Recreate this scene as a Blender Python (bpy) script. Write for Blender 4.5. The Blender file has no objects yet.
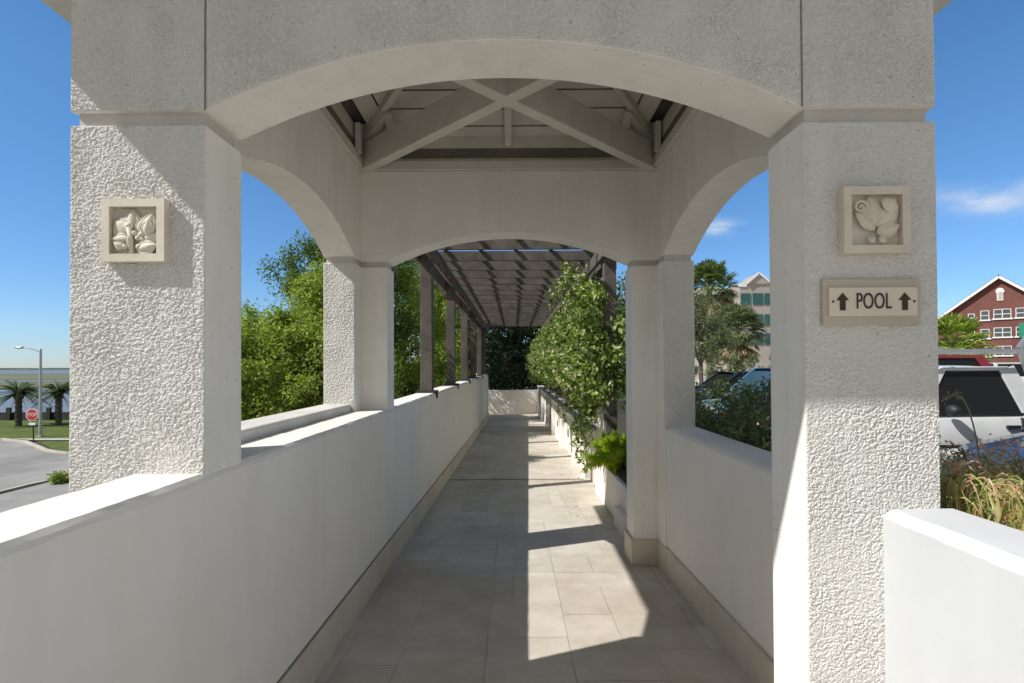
import bpy, bmesh, math, random
import numpy as np
from mathutils import Vector, Matrix, Euler
random.seed(7); RNG = np.random.default_rng(11)
SC = bpy.context.scene; COL = SC.collection
E = 1.75            # eye height above the car park; world z = height relative to the eye + E
PI = math.pi
def floor_z(y): return E - (1.438 + 0.031 * y)

# ------------------------------------------------------------------ materials
def new_mat(name):
    m = bpy.data.materials.new(name); m.use_nodes = True
    nt = m.node_tree; nt.nodes.clear()
    out = nt.nodes.new('ShaderNodeOutputMaterial'); bs = nt.nodes.new('ShaderNodeBsdfPrincipled')
    nt.links.new(bs.outputs[0], out.inputs[0]); return m, nt, bs
def N(nt, t, **kw):
    n = nt.nodes.new(t)
    for k, v in kw.items():
        if k.startswith('i_'):
            key = k[2:]; key = int(key) if key.isdigit() else key.replace('_', ' ')
            n.inputs[key].default_value = v
        else: setattr(n, k, v)
    return n
def ramp(nt, stops):
    r = nt.nodes.new('ShaderNodeValToRGB'); cr = r.color_ramp
    while len(cr.elements) > 1: cr.elements.remove(cr.elements[-1])
    cr.elements[0].position = stops[0][0]; cr.elements[0].color = (*stops[0][1], 1)
    for p, c in stops[1:]:
        e = cr.elements.new(p); e.color = (*c, 1)
    return r
def mottled(name, c1, c2, scale=6, rough=.8, bump=0, bscale=80, spec=.3, metal=0, detail=6, stretch=None, fine=None):
    """two-tone noise paint with optional bump"""
    m, nt, bs = new_mat(name); L = nt.links.new
    tc = N(nt, 'ShaderNodeTexCoord'); mp = N(nt, 'ShaderNodeMapping')
    if stretch: mp.inputs['Scale'].default_value = stretch
    L(tc.outputs['Object'], mp.inputs[0])
    nz = N(nt, 'ShaderNodeTexNoise', i_Scale=scale, i_Detail=detail, i_Roughness=.6); L(mp.outputs[0], nz.inputs['Vector'])
    r = ramp(nt, [(.32, c1), (.68, c2)]); L(nz.outputs[0], r.inputs[0])
    L(r.outputs[0], bs.inputs['Base Color'])
    bs.inputs['Roughness'].default_value = rough; bs.inputs['Specular IOR Level'].default_value = spec; bs.inputs['Metallic'].default_value = metal
    if bump:
        b = N(nt, 'ShaderNodeTexNoise', i_Scale=bscale, i_Detail=4.0); L(mp.outputs[0], b.inputs['Vector'])
        bn = N(nt, 'ShaderNodeBump', i_Strength=bump, i_Distance=.01); L(b.outputs[0], bn.inputs['Height']); L(bn.outputs[0], bs.inputs['Normal'])
    return m
def stucco_mat(name, col, dirt, bump, bscale, speck=True, streak=.5, relief_shade=1.0):
    m, nt, bs = new_mat(name); L = nt.links.new
    tc = N(nt, 'ShaderNodeTexCoord')
    nz = N(nt, 'ShaderNodeTexNoise', i_Scale=1.7, i_Detail=8.0, i_Roughness=.65); L(tc.outputs['Object'], nz.inputs['Vector'])
    r = ramp(nt, [(.35, dirt), (.62, col)]); L(nz.outputs[0], r.inputs[0]); src = r.outputs[0]
    mp = N(nt, 'ShaderNodeMapping'); mp.inputs['Scale'].default_value = (9, 9, .8); L(tc.outputs['Object'], mp.inputs[0])
    st = N(nt, 'ShaderNodeTexNoise', i_Scale=1.4, i_Detail=5.0); L(mp.outputs[0], st.inputs['Vector'])
    sr = ramp(nt, [(.3, (.9, .89, .87)), (.6, (1, 1, 1))]); L(st.outputs[0], sr.inputs[0])
    mx0 = N(nt, 'ShaderNodeMixRGB', blend_type='MULTIPLY', i_0=streak); L(src, mx0.inputs[1]); L(sr.outputs[0], mx0.inputs[2]); src = mx0.outputs[0]
    if speck:
        v = N(nt, 'ShaderNodeTexNoise', i_Scale=55.0, i_Detail=2.0); L(tc.outputs['Object'], v.inputs['Vector'])
        vr = ramp(nt, [(.69, (1, 1, 1)), (.74, (.5, .45, .4))]); L(v.outputs[0], vr.inputs[0])
        mx = N(nt, 'ShaderNodeMixRGB', blend_type='MULTIPLY', i_0=.6); L(src, mx.inputs[1]); L(vr.outputs[0], mx.inputs[2]); src = mx.outputs[0]
    if relief_shade < 1:  # colour noise puts the relief's soft shading into the stucco
        g = N(nt, 'ShaderNodeTexNoise', i_Scale=85.0, i_Detail=4.0); gm = N(nt, 'ShaderNodeMapping'); gm.inputs['Scale'].default_value = (1, 1, 2.3); L(tc.outputs['Object'], gm.inputs[0]); L(gm.outputs[0], g.inputs['Vector'])
        gr_ = ramp(nt, [(.36, (relief_shade, relief_shade * .99, relief_shade * .97)), (.56, (1, 1, 1))]); L(g.outputs[0], gr_.inputs[0])
        mg = N(nt, 'ShaderNodeMixRGB', blend_type='MULTIPLY', i_0=1.0); L(src, mg.inputs[1]); L(gr_.outputs[0], mg.inputs[2]); src = mg.outputs[0]
    L(src, bs.inputs['Base Color']); bs.inputs['Roughness'].default_value = .9; bs.inputs['Specular IOR Level'].default_value = .15
    b = N(nt, 'ShaderNodeTexNoise', i_Scale=bscale, i_Detail=5.0, i_Roughness=.55); L(tc.outputs['Object'], b.inputs['Vector'])
    bn = N(nt, 'ShaderNodeBump', i_Strength=bump, i_Distance=.012); L(b.outputs[0], bn.inputs['Height']); L(bn.outputs[0], bs.inputs['Normal'])
    return m
def leaf_mat(name, stops, transl=.3, rough=.45):
    """each leaf its own colour; thin leaves let light through"""
    m, nt, bs = new_mat(name); L = nt.links.new
    geo = N(nt, 'ShaderNodeNewGeometry'); r = ramp(nt, stops); L(geo.outputs['Random Per Island'], r.inputs[0])
    L(r.outputs[0], bs.inputs['Base Color']); bs.inputs['Roughness'].default_value = rough; bs.inputs['Specular IOR Level'].default_value = .35
    tr = N(nt, 'ShaderNodeBsdfTranslucent'); hs = N(nt, 'ShaderNodeHueSaturation', i_Saturation=1.15, i_Value=1.5); L(r.outputs[0], hs.inputs['Color']); L(hs.outputs[0], tr.inputs[0])
    mx = N(nt, 'ShaderNodeMixShader', i_0=transl); L(bs.outputs[0], mx.inputs[1]); L(tr.outputs[0], mx.inputs[2])
    out = [n for n in nt.nodes if n.type == 'OUTPUT_MATERIAL'][0]; L(mx.outputs[0], out.inputs[0]); return m
def plain(name, c, rough=.5, metal=0, spec=.5, coat=0):
    m, nt, bs = new_mat(name); L = nt.links.new
    tc = N(nt, 'ShaderNodeTexCoord'); nz = N(nt, 'ShaderNodeTexNoise', i_Scale=3.0, i_Detail=5.0); L(tc.outputs['Object'], nz.inputs['Vector'])
    r = ramp(nt, [(.3, tuple(v * .88 for v in c)), (.7, tuple(min(1, v * 1.06) for v in c))]); L(nz.outputs[0], r.inputs[0]); L(r.outputs[0], bs.inputs['Base Color'])
    bs.inputs['Roughness'].default_value = rough; bs.inputs['Metallic'].default_value = metal; bs.inputs['Specular IOR Level'].default_value = spec
    bs.inputs['Coat Weight'].default_value = coat; bs.inputs['Coat Roughness'].default_value = .06; return m

STUCCO = stucco_mat('rough_stucco', (.7, .69, .66), (.655, .645, .615), .5, 130, relief_shade=.94)
SMOOTHST = stucco_mat('smooth_stucco', (.84, .82, .775), (.77, .748, .7), .16, 110)
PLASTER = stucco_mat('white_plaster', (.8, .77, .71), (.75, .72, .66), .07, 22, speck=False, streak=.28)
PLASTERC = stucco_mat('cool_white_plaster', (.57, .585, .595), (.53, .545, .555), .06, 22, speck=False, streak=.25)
CAPMAT = stucco_mat('cap_plaster', (.7, .68, .64), (.56, .545, .51), .12, 60)
STONE = mottled('cast_stone', (.6, .54, .44), (.7, .65, .55), 9, .75, .1, 120)
WOODPAINT = mottled('painted_timber', (.56, .535, .475), (.66, .635, .57), 4, .6, .05, 60)
WOODSHADOW = mottled('shadow_dark_timber', (.13, .12, .105), (.18, .165, .145), 4, .6, .05, 60)  # dark tone stands for the shade in the gaps under the roof
PERGOLA = mottled('weathered_timber', (.07, .059, .05), (.14, .12, .104), 5, .75, .15, 50, stretch=(1, 1, 1))
IRON = plain('dark_iron', (.035, .032, .03), .5, .3)
TRIM = stucco_mat('tile_trim', (.62, .57, .48), (.54, .49, .4), .06, 50)
GROOVE = stucco_mat('groove_render', (.58, .555, .51), (.47, .45, .41), .15, 90)
SEAL = plain('grey_sealant', (.24, .23, .215), .8)
GALV = plain('galvanised_steel', (.45, .46, .47), .4, .7)
SIGNBACK = plain('sign_back', (.5, .45, .36), .7); SIGNFACE = plain('sign_face', (.72, .63, .52), .6); SIGNINK = plain('sign_ink', (.06, .018, .01), .6)

def floor_mat():
    m, nt, bs = new_mat('stone_tiles'); L = nt.links.new
    tc = N(nt, 'ShaderNodeTexCoord'); geo = N(nt, 'ShaderNodeNewGeometry')
    r = ramp(nt, [(0, (.575, .53, .46)), (.5, (.62, .575, .502)), (1, (.655, .61, .535))]); L(geo.outputs['Random Per Island'], r.inputs[0])
    n2 = N(nt, 'ShaderNodeTexNoise', i_Scale=5.0, i_Detail=9.0, i_Roughness=.7); L(tc.outputs['Object'], n2.inputs['Vector'])
    r2 = ramp(nt, [(.3, (.86, .84, .81)), (.65, (1.04, 1.03, 1.01))]); L(n2.outputs[0], r2.inputs[0])
    mx = N(nt, 'ShaderNodeMixRGB', blend_type='MULTIPLY', i_0=1.0); L(r.outputs[0], mx.inputs[1]); L(r2.outputs[0], mx.inputs[2])
    n3 = N(nt, 'ShaderNodeTexNoise', i_Scale=1.1, i_Detail=6.0, i_Roughness=.6); L(tc.outputs['Object'], n3.inputs['Vector'])
    r3 = ramp(nt, [(.32, (.8, .765, .71)), (.6, (1, 1, 1))]); L(n3.outputs[0], r3.inputs[0])
    mx2 = N(nt, 'ShaderNodeMixRGB', blend_type='MULTIPLY', i_0=1.0); L(mx.outputs[0], mx2.inputs[1]); L(r3.outputs[0], mx2.inputs[2])
    L(mx2.outputs[0], bs.inputs['Base Color']); bs.inputs['Roughness'].default_value = .6; bs.inputs['Specular IOR Level'].default_value = .3
    bn2 = N(nt, 'ShaderNodeBump', i_Strength=.06, i_Distance=.01); L(n2.outputs[0], bn2.inputs['Height']); L(bn2.outputs[0], bs.inputs['Normal'])
    return m
GROUT = mottled('grout', (.12, .095, .07), (.6, .555, .48), 1.8, .9, 0, 1, detail=5)
FLOOR = floor_mat()

# ------------------------------------------------------------------ mesh builder
class MB:
    def __init__(s): s.v = []; s.f = []; s.m = []
    def add(s, verts, faces, mi=0):
        o = len(s.v); s.v.extend([tuple(p) for p in verts]); s.f.extend([tuple(i + o for i in f) for f in faces]); s.m.extend([mi] * len(faces)); return s
    def box(s, x0, x1, y0, y1, z0, z1, mi=0):
        v = [(x0, y0, z0), (x1, y0, z0), (x1, y1, z0), (x0, y1, z0), (x0, y0, z1), (x1, y0, z1), (x1, y1, z1), (x0, y1, z1)]
        return s.add(v, [(0, 3, 2, 1), (4, 5, 6, 7), (0, 1, 5, 4), (1, 2, 6, 5), (2, 3, 7, 6), (3, 0, 4, 7)], mi)
    def prism(s, poly, z0, z1, mi=0):
        """poly counter-clockwise in xy; z0, z1 numbers or functions of (x, y)"""
        n = len(poly); a = (lambda p: z0) if not callable(z0) else (lambda p: z0(*p)); b = (lambda p: z1) if not callable(z1) else (lambda p: z1(*p))
        v = [(*p, a(p)) for p in poly] + [(*p, b(p)) for p in poly]
        return s.add(v, [tuple(range(n - 1, -1, -1)), tuple(range(n, 2 * n))] + [(i, (i + 1) % n, n + (i + 1) % n, n + i) for i in range(n)], mi)
    def extrude(s, prof, axis, a, b, mi=0):
        """closed 2-D profile swept along x ('x': prof=(y,z)) or y ('y': prof=(x,z))"""
        n = len(prof); P = (lambda t, p: (t, p[0], p[1])) if axis == 'x' else (lambda t, p: (p[0], t, p[1]))
        v = [P(a, p) for p in prof] + [P(b, p) for p in prof]
        fs = [tuple(range(n)), tuple(range(2 * n - 1, n - 1, -1))] + [(i, n + i, n + (i + 1) % n, (i + 1) % n) for i in range(n)]
        return s.add(v, fs, mi)
    def bar(s, p, q, w, h, up=(0, 0, 1), mi=0):
        """rectangular bar from p to q, w sideways and h along 'up'"""
        p = Vector(p); q = Vector(q); d = (q - p).normalized(); up = Vector(up); sd = d.cross(up).normalized(); u = sd.cross(d).normalized()
        v = []
        for c in (p, q):
            for a, b in ((-1, -1), (1, -1), (1, 1), (-1, 1)): v.append(c + sd * (a * w / 2) + u * (b * h / 2))
        return s.add(v, [(0, 3, 2, 1), (4, 5, 6, 7), (0, 1, 5, 4), (1, 2, 6, 5), (2, 3, 7, 6), (3, 0, 4, 7)], mi)
    def tube(s, pts, rad, n=8, mi=0, cap=True):
        pts = [Vector(p) for p in pts]; rad = rad if hasattr(rad, '__len__') else [rad] * len(pts); v = []
        ref = None
        for i, p in enumerate(pts):
            d = (pts[min(i + 1, len(pts) - 1)] - pts[max(i - 1, 0)]).normalized()
            if ref is None: ref = d.orthogonal().normalized()
            ref = (ref - d * ref.dot(d)).normalized(); b = d.cross(ref)
            for k in range(n):
                a = 2 * PI * k / n; v.append(p + (ref * math.cos(a) + b * math.sin(a)) * rad[i])
        fs = [(i * n + k, i * n + (k + 1) % n, (i + 1) * n + (k + 1) % n, (i + 1) * n + k) for i in range(len(pts) - 1) for k in range(n)]
        if cap: fs += [tuple(range(n - 1, -1, -1)), tuple(range((len(pts) - 1) * n, len(pts) * n))]
        return s.add(v, fs, mi)
    def grid(s, P, mi=0, flip=False):
        """P: array (r, c, 3)"""
        r, c = P.shape[:2]; o = len(s.v); s.v.extend(map(tuple, P.reshape(-1, 3).tolist()))
        i = (np.arange(r - 1)[:, None] * c + np.arange(c - 1)[None, :]).ravel() + o
        q = np.stack([i, i + 1, i + c + 1, i + c], 1)
        if flip: q = q[:, ::-1]
        s.f.extend(map(tuple, q.tolist())); s.m.extend([mi] * len(q)); return s
    def ball(s, c, r, n=10, mi=0):
        r = r if hasattr(r, '__len__') else (r, r, r)
        th = np.linspace(0, PI, n)[:, None]; ph = np.linspace(0, 2 * PI, 2 * n)[None, :]
        P = np.stack([c[0] + r[0] * np.sin(th) * np.cos(ph), c[1] + r[1] * np.sin(th) * np.sin(ph), c[2] + r[2] * np.cos(th) + 0 * ph], 2)
        return s.grid(P, mi, True)
    def build(s, name, mat, parent=None, smooth=False, bevel=0, weld=False):
        me = bpy.data.meshes.new(name); me.from_pydata(s.v, [], s.f)
        mats = mat if isinstance(mat, (list, tuple)) else [mat]
        for m in mats: me.materials.append(m)
        if len(mats) > 1: me.polygons.foreach_set('material_index', s.m)
        if weld:
            bm = bmesh.new(); bm.from_mesh(me); bmesh.ops.remove_doubles(bm, verts=bm.verts, dist=1e-5); bmesh.ops.recalc_face_normals(bm, faces=bm.faces); bm.to_mesh(me); bm.free()
        if smooth: me.polygons.foreach_set('use_smooth', [True] * len(me.polygons))
        me.update(); o = bpy.data.objects.new(name, me); COL.objects.link(o)
        if parent:
            o.parent = parent; o.matrix_parent_inverse = Matrix.Identity(4)
            o.location = -Vector(parent.get('_o', (0, 0, 0)))
        if bevel:
            b = o.modifiers.new('bevel', 'BEVEL'); b.width = bevel; b.segments = 2; b.limit_method = 'ANGLE'; b.angle_limit = math.radians(40)
        return o
def tag(o, label, cat, group=None, kind=None):
    o['label'] = label; o['category'] = cat
    if group: o['group'] = group
    if kind: o['kind'] = kind
    return o
def struct(o): o['kind'] = 'structure'; return o
def thing(name, label, cat, loc=(0, 0, 0), group=None):
    """Empty at the thing's base; parts are modelled in world coordinates and shifted back by build()"""
    o = bpy.data.objects.new(name, None); COL.objects.link(o); o.location = loc; o.empty_display_size = .2
    o['_o'] = tuple(loc); return tag(o, label, cat, group)

# ------------------------------------------------------------------ noise for the thrown stucco
_lat = RNG.random((256, 256))
def vnoise(u, v):
    iu = np.floor(u).astype(int); iv = np.floor(v).astype(int); fu = u - iu; fv = v - iv
    fu = fu * fu * (3 - 2 * fu); fv = fv * fv * (3 - 2 * fv); g = lambda a, b: _lat[a % 256, b % 256]
    return (g(iu, iv) * (1 - fu) + g(iu + 1, iv) * fu) * (1 - fv) + (g(iu, iv + 1) * (1 - fu) + g(iu + 1, iv + 1) * fu) * fv
def stucco_h(u, v, amp):
    wu = u + .005 * vnoise(u * 90 + 9, v * 90); wv = v + .005 * vnoise(u * 90, v * 90 + 31)
    a = vnoise(wu * 165, wv * 200); b = vnoise(wu * 300 + 17, wv * 340 + 5); c = vnoise(wu * 480 + 3, wv * 500)
    amp = amp * (.55 + .75 * vnoise(u * 9 + 40, v * 7 + 3))
    pl = np.clip((.62 * a + .38 * b - .36) / .26, 0, 1); pl = pl * pl * (3 - 2 * pl)
    return amp * (.62 * pl + .28 * b + .1 * c)
def front_sheet(mb, x0, x1, zlo, zhi, y, amp, pitch=.0026, mi=0, edge=.004):
    """raised thrown-stucco skin on a face looking at -y; zlo may be a function of x"""
    nx = max(2, int((x1 - x0) / pitch)); X = np.linspace(x0, x1, nx); lo = zlo(X) if callable(zlo) else np.full(nx, zlo)
    nz = max(2, int((zhi - lo.min()) / pitch)); T = np.linspace(0, 1, nz)[:, None]
    Z = lo[None, :] + (zhi - lo)[None, :] * T; XX = np.broadcast_to(X[None, :], Z.shape)
    h = stucco_h(XX + 5, Z + 7, amp)
    m = np.clip(np.minimum(np.minimum(XX - x0, x1 - XX), np.minimum(Z - lo[None, :], zhi - Z)) / edge, 0, 1)
    Y = y - .0015 - h * (.45 + .55 * m) + .002 * (m < .01)
    mb.grid(np.stack([XX, Y, Z], 2), mi)
    return mb

# ------------------------------------------------------------------ PAVILION
XL, XR, YF, YB = -1.43, 1.372, 1.765, 4.565
JL, JR = -.994, .942; TH = .235; PW = .435
GZ0, GZ1, TOP = E + .784, E + .832, E + 1.545
APX = E + 1.058
LOW = E - 4.85
pav = thing('pavilion', 'white stucco pavilion with arched openings and hipped roof over the walkway', 'pavilion', (0, 3.1, floor_z(3.1)))
def lpoly(sx, sy, ins=0.0):
    """L-shaped corner pier footprint; sx, sy = -1/+1 say which corner"""
    ox = XL if sx < 0 else XR; oy = YF if sy < 0 else YB
    jx = JL if sx < 0 else JR; jy = YF + PW if sy < 0 else YB - PW
    kx = ox - sx * TH; ky = oy - sy * TH
    o = [(ox, oy), (jx, oy), (jx, ky), (kx, ky), (kx, jy), (ox, jy)]
    if ins:
        i = ins; o = [(ox - sx * i, oy - sy * i), (jx + sx * i, oy - sy * i), (jx + sx * i, ky + sy * i), (kx + sx * i, ky + sy * i), (kx + sx * i, jy + sy * i), (ox - sx * i, jy + sy * i)]
    area = sum(o[k][0] * o[(k + 1) % 6][1] - o[(k + 1) % 6][0] * o[k][1] for k in range(6))
    return o if area > 0 else o[::-1]
for sx in (-1, 1):
    for sy in (-1, 1):
        mb = MB(); base = LOW if sx < 0 else E - 1.9
        mb.prism(lpoly(sx, sy), base, GZ0); mb.prism(lpoly(sx, sy, .016), GZ0, GZ1, 2); mb.prism(lpoly(sx, sy), GZ1, TOP)
        if sy < 0:
            x0, x1 = (XL, JL) if sx < 0 else (JR, XR)
            front_sheet(mb, x0, x1, E - (.75 if sx < 0 else 1.5), GZ0, YF, .0052 if sx < 0 else .0044, mi=1)
            front_sheet(mb, x0, x1, GZ1, TOP, YF, .0062, mi=1)
        else:
            x0, x1 = (XL, XL + TH) if sx < 0 else (XR - TH, XR)
            front_sheet(mb, x0, x1, E - .5, GZ0, YB - PW, .006, .0045, mi=1)
        p = mb.build('pillar', [SMOOTHST, STUCCO, GROOVE], pav)
        if sx > 0:   # stone tile skirting round the foot
            b = MB(); jx = JR; 
            if sy > 0:
                zf = floor_z(YB - .2); b.box(JR - .022, XR - TH + .0, YB - TH - .022, YB + .01, zf - .1, zf + .2)
            else:
                zf = floor_z(YF); b.box(JR - .02, XR - TH, YF + .03, YF + TH + .02, zf - .1, zf + .2)
            b.build('skirting', TRIM, p, bevel=.004)
def arch_fn(u0, u1, zs=GZ1, za=APX):
    c = (u0 + u1) / 2; half = (u1 - u0) / 2; r = za - zs; R = (half * half + r * r) / (2 * r)
    return lambda u: za - R + np.sqrt(np.maximum(R * R - (np.asarray(u) - c) ** 2, 0))
def arch_wall(axis, u0, u1, t0, t1, sheet=False):
    """wall panel above an arch between two piers; axis 'x' runs across the walkway"""
    mb = MB(); f = arch_fn(u0, u1); n = 48; U = np.linspace(u0, u1, n + 1); Z = f(U)
    P = (lambda u, t, z: (u, t, z)) if axis == 'x' else (lambda u, t, z: (t, u, z))
    for i in range(n):
        a, b, za, zb = U[i], U[i + 1], Z[i], Z[i + 1]
        v = [P(a, t0, za), P(b, t0, zb), P(b, t0, TOP), P(a, t0, TOP), P(a, t1, za), P(b, t1, zb), P(b, t1, TOP), P(a, t1, TOP)]
        fs = [(0, 1, 2, 3), (5, 4, 7, 6), (4, 5, 1, 0), (3, 2, 6, 7)]
        if axis == 'y': fs = [q[::-1] for q in fs]
        mb.add(v, fs)
    if sheet: front_sheet(mb, u0 + .004, u1 - .004, lambda X: f(X) + .004, TOP, t0, .0062, mi=1)
    o = mb.build('arch_wall', [SMOOTHST, STUCCO], pav, weld=False); return o
arch_wall('x', JL, JR, YF, YF + TH, True)
for xj in (JL, JR): MB().box(xj - .0022, xj + .0022, YF - .004, YF + .03, GZ1 + .002, TOP - .002).build('expansion_seal', SEAL, pav)
arch_wall('x', JL, JR, YB - TH, YB)
arch_wall('y', YF + PW, YB - PW, XL, XL + TH)
arch_wall('y', YF + PW, YB - PW, XR - TH, XR)
# low walls under the side arches
mb = MB().box(XL - .01, -1.2265, YF + PW - .03, YB - PW + .03, LOW, E - .285); mb.build('sill', CAPMAT, pav, bevel=.012)

# roof: eaves, planked hip, frames
OV = .55; ex0, ex1, ey0, ey1 = XL - OV, XR + OV - .04, YF - .66, YB + OV
cx, cy = (XL + XR) / 2, (YF + YB) / 2; CZ0 = E + 1.8; APZ = CZ0 + .86
roof = MB(); zt = TOP + .002
roof_o = None
def ring(x0, x1, y0, y1, z): return [(x0, y0, z), (x1, y0, z), (x1, y1, z), (x0, y1, z)]
# outer skin
v = ring(ex0, ex1, ey0, ey1, TOP + .16) + [(cx, cy, APZ + .3)]
roof.add(v, [(0, 1, 4), (1, 2, 4), (2, 3, 4), (3, 0, 4)])
# fascia and soffit
v = ring(ex0, ex1, ey0, ey1, zt) + ring(ex0, ex1, ey0, ey1, TOP + .16)
roof.add(v, [(0, 1, 5, 4), (1, 2, 6, 5), (2, 3, 7, 6), (3, 0, 4, 7)])
ix0, ix1, iy0, iy1 = XL + TH - .06, XR - TH + .06, YF + TH - .06, YB - TH + .06
v = ring(ex0, ex1, ey0, ey1, zt) + ring(ix0, ix1, iy0, iy1, zt)
roof.add(v, [(1, 0, 4, 5), (2, 1, 5, 6), (3, 2, 6, 7), (0, 3, 7, 4)])
roof_o = roof.build('roof', CAPMAT, pav)
# plank ceiling on the four slopes (boards with real gaps)
ceil = MB(); nb = 10
ix0, ix1, iy0, iy1 = XL + TH + .001, XR - TH - .001, YF + TH + .001, YB - TH - .001
def slope_pt(t, s, k):
    """t 0..1 up the slope, corner k"""
    c = ring(ix0 - .05, ix1 + .05, iy0 - .05, iy1 + .05, CZ0)[k]; return Vector(c).lerp(Vector((cx, cy, APZ - .05)), t)
for k in range(4):
    for i in range(1 if k % 2 else 0, nb):
        t0, t1 = i / nb, (i + 1) / nb - .009
        a, b, c, d = slope_pt(t0, 0, k), slope_pt(t0, 0, (k + 1) % 4), slope_pt(t1, 0, (k + 1) % 4), slope_pt(t1, 0, k)
        nrm = (b - a).cross(d - a).normalized(); 
        if nrm.z > 0: nrm = -nrm
        off = -nrm * .018
        q = [a, b, c, d] + [p + off for p in (a, b, c, d)]
        ceil.add(q, [(0, 1, 2, 3), (7, 6, 5, 4), (0, 4, 5, 1), (1, 5, 6, 2), (2, 6, 7, 3), (3, 7, 4, 0)])
ceil.build('ceiling', WOODPAINT, pav)
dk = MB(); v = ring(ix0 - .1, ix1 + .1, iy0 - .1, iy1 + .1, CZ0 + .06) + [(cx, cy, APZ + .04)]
dk.add(v, [(1, 0, 4), (2, 1, 4), (3, 2, 4), (0, 3, 4)]); dk.build('roof_deck', WOODSHADOW, pav)
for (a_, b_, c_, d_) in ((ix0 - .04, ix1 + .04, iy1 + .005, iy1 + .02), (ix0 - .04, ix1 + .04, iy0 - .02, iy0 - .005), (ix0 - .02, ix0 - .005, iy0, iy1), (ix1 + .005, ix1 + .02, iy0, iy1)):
    MB().box(a_, b_, c_, d_, TOP + .06, CZ0 - .07).build('vent_panel', WOODSHADOW, pav)  # shade of the open gap put in as a dark panel
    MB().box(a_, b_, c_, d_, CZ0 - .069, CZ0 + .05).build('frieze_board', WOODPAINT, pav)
# wall plates
for a in (('x', iy0), ('x', iy1), ('y', ix0), ('y', ix1)):
    mb = MB()
    if a[0] == 'x':
        s = 1 if a[1] == iy0 else -1; y0, y1 = sorted((a[1] - s * .05, a[1] + s * .035)); mb.box(ix0 - .03, ix1 + .03, y0, y1, TOP + .003, TOP + .075)
        y0, y1 = sorted((a[1] - s * .05, a[1] + s * .002)); mb.box(ix0 - .03, ix1 + .03, y0, y1, TOP + .077, TOP + .105)
    else:
        s = 1 if a[1] == ix0 else -1; x0, x1 = sorted((a[1] - s * .05, a[1] + s * .034)); mb.box(x0, x1, iy0 - .029, iy1 + .029, TOP + .0035, TOP + .074)
    mb.build('wall_plate', WOODPAINT, pav, bevel=.004)
# diagonal cross beams
CBZ = TOP + .09
for sgn, dz in ((1, 0), (-1, .002)):
    p = (ix0 + .02, (iy0 if sgn > 0 else iy1) + .02 * sgn, CBZ + dz); q = (ix1 - .02, (iy1 if sgn > 0 else iy0) - .02 * sgn, CBZ + dz)
    MB().bar(p, q, .085, .2).build('cross_beam', WOODPAINT, pav, bevel=.005)
MB().box(cx - .06, cx + .06, cy - .06, cy + .06, CBZ - .06, APZ - .06).build('king_post', WOODPAINT, pav, bevel=.005)
# hip, common and jack rafters hung under the planks
def on_slope(k, s, t, drop=.06):
    a = slope_pt(0, 0, k); b = slope_pt(0, 0, (k + 1) % 4); base = a.lerp(b, s); ap = Vector((cx, cy, APZ - .05))
    edge_dir = (b - a).normalized(); mid = a.lerp(b, .5); up = ap - mid
    p = base + up * t; p.z -= drop; return p
for k in range(4):
    a = slope_pt(.03, 0, k); b = slope_pt(.96, 0, k); a.z -= .03; b.z -= .03
    MB().bar(a, b, .05, .075).build('hip_rafter', WOODPAINT, pav, bevel=.004)
    MB().bar(on_slope(k, .5, .04), on_slope(k, .5, .94), .055, .09).build('common_rafter', WOODPAINT, pav, bevel=.004)
    for s in (() if k % 2 else (.12, .88)):
        t = min(s, 1 - s) * 2
        MB().bar(on_slope(k, s, .02), on_slope(k, s, t - .02), .045, .06).build('jack_rafter', WOODPAINT, pav, bevel=.004)
for sx in (-1, 1):
    for sy in (-1, 1):
        x = (ix0 + .03) if sx < 0 else (ix1 - .03); y = iy0 + .03 if sy < 0 else iy1 - .03
        MB().box(x - .036, x + .036, y - .036, y + .036, TOP + .076, CZ0 + .1).build('corner_post', WOODPAINT, pav, bevel=.003)
        ap = Vector((x - sx * .225, y - sy * .2, CZ0 + .115))
        MB().bar((x - sx * .01, y - sy * .01, CZ0 - .01), ap, .06, .07).build('corner_brace', WOODPAINT, pav, bevel=.003)
        MB().bar(ap, (x - sx * .26, y + sy * .0, CZ0 - .1), .055, .06, up=(1, 0, 0)).build('corner_brace', WOODPAINT, pav, bevel=.003)
        x2 = x - sx * .0; y2 = y - sy * .17; MB().box(x2 - .02, x2 + .02, y2 - .03, y2 + .03, TOP + .076, CZ0 + .04).build('corner_post', WOODPAINT, pav, bevel=.003)

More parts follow.
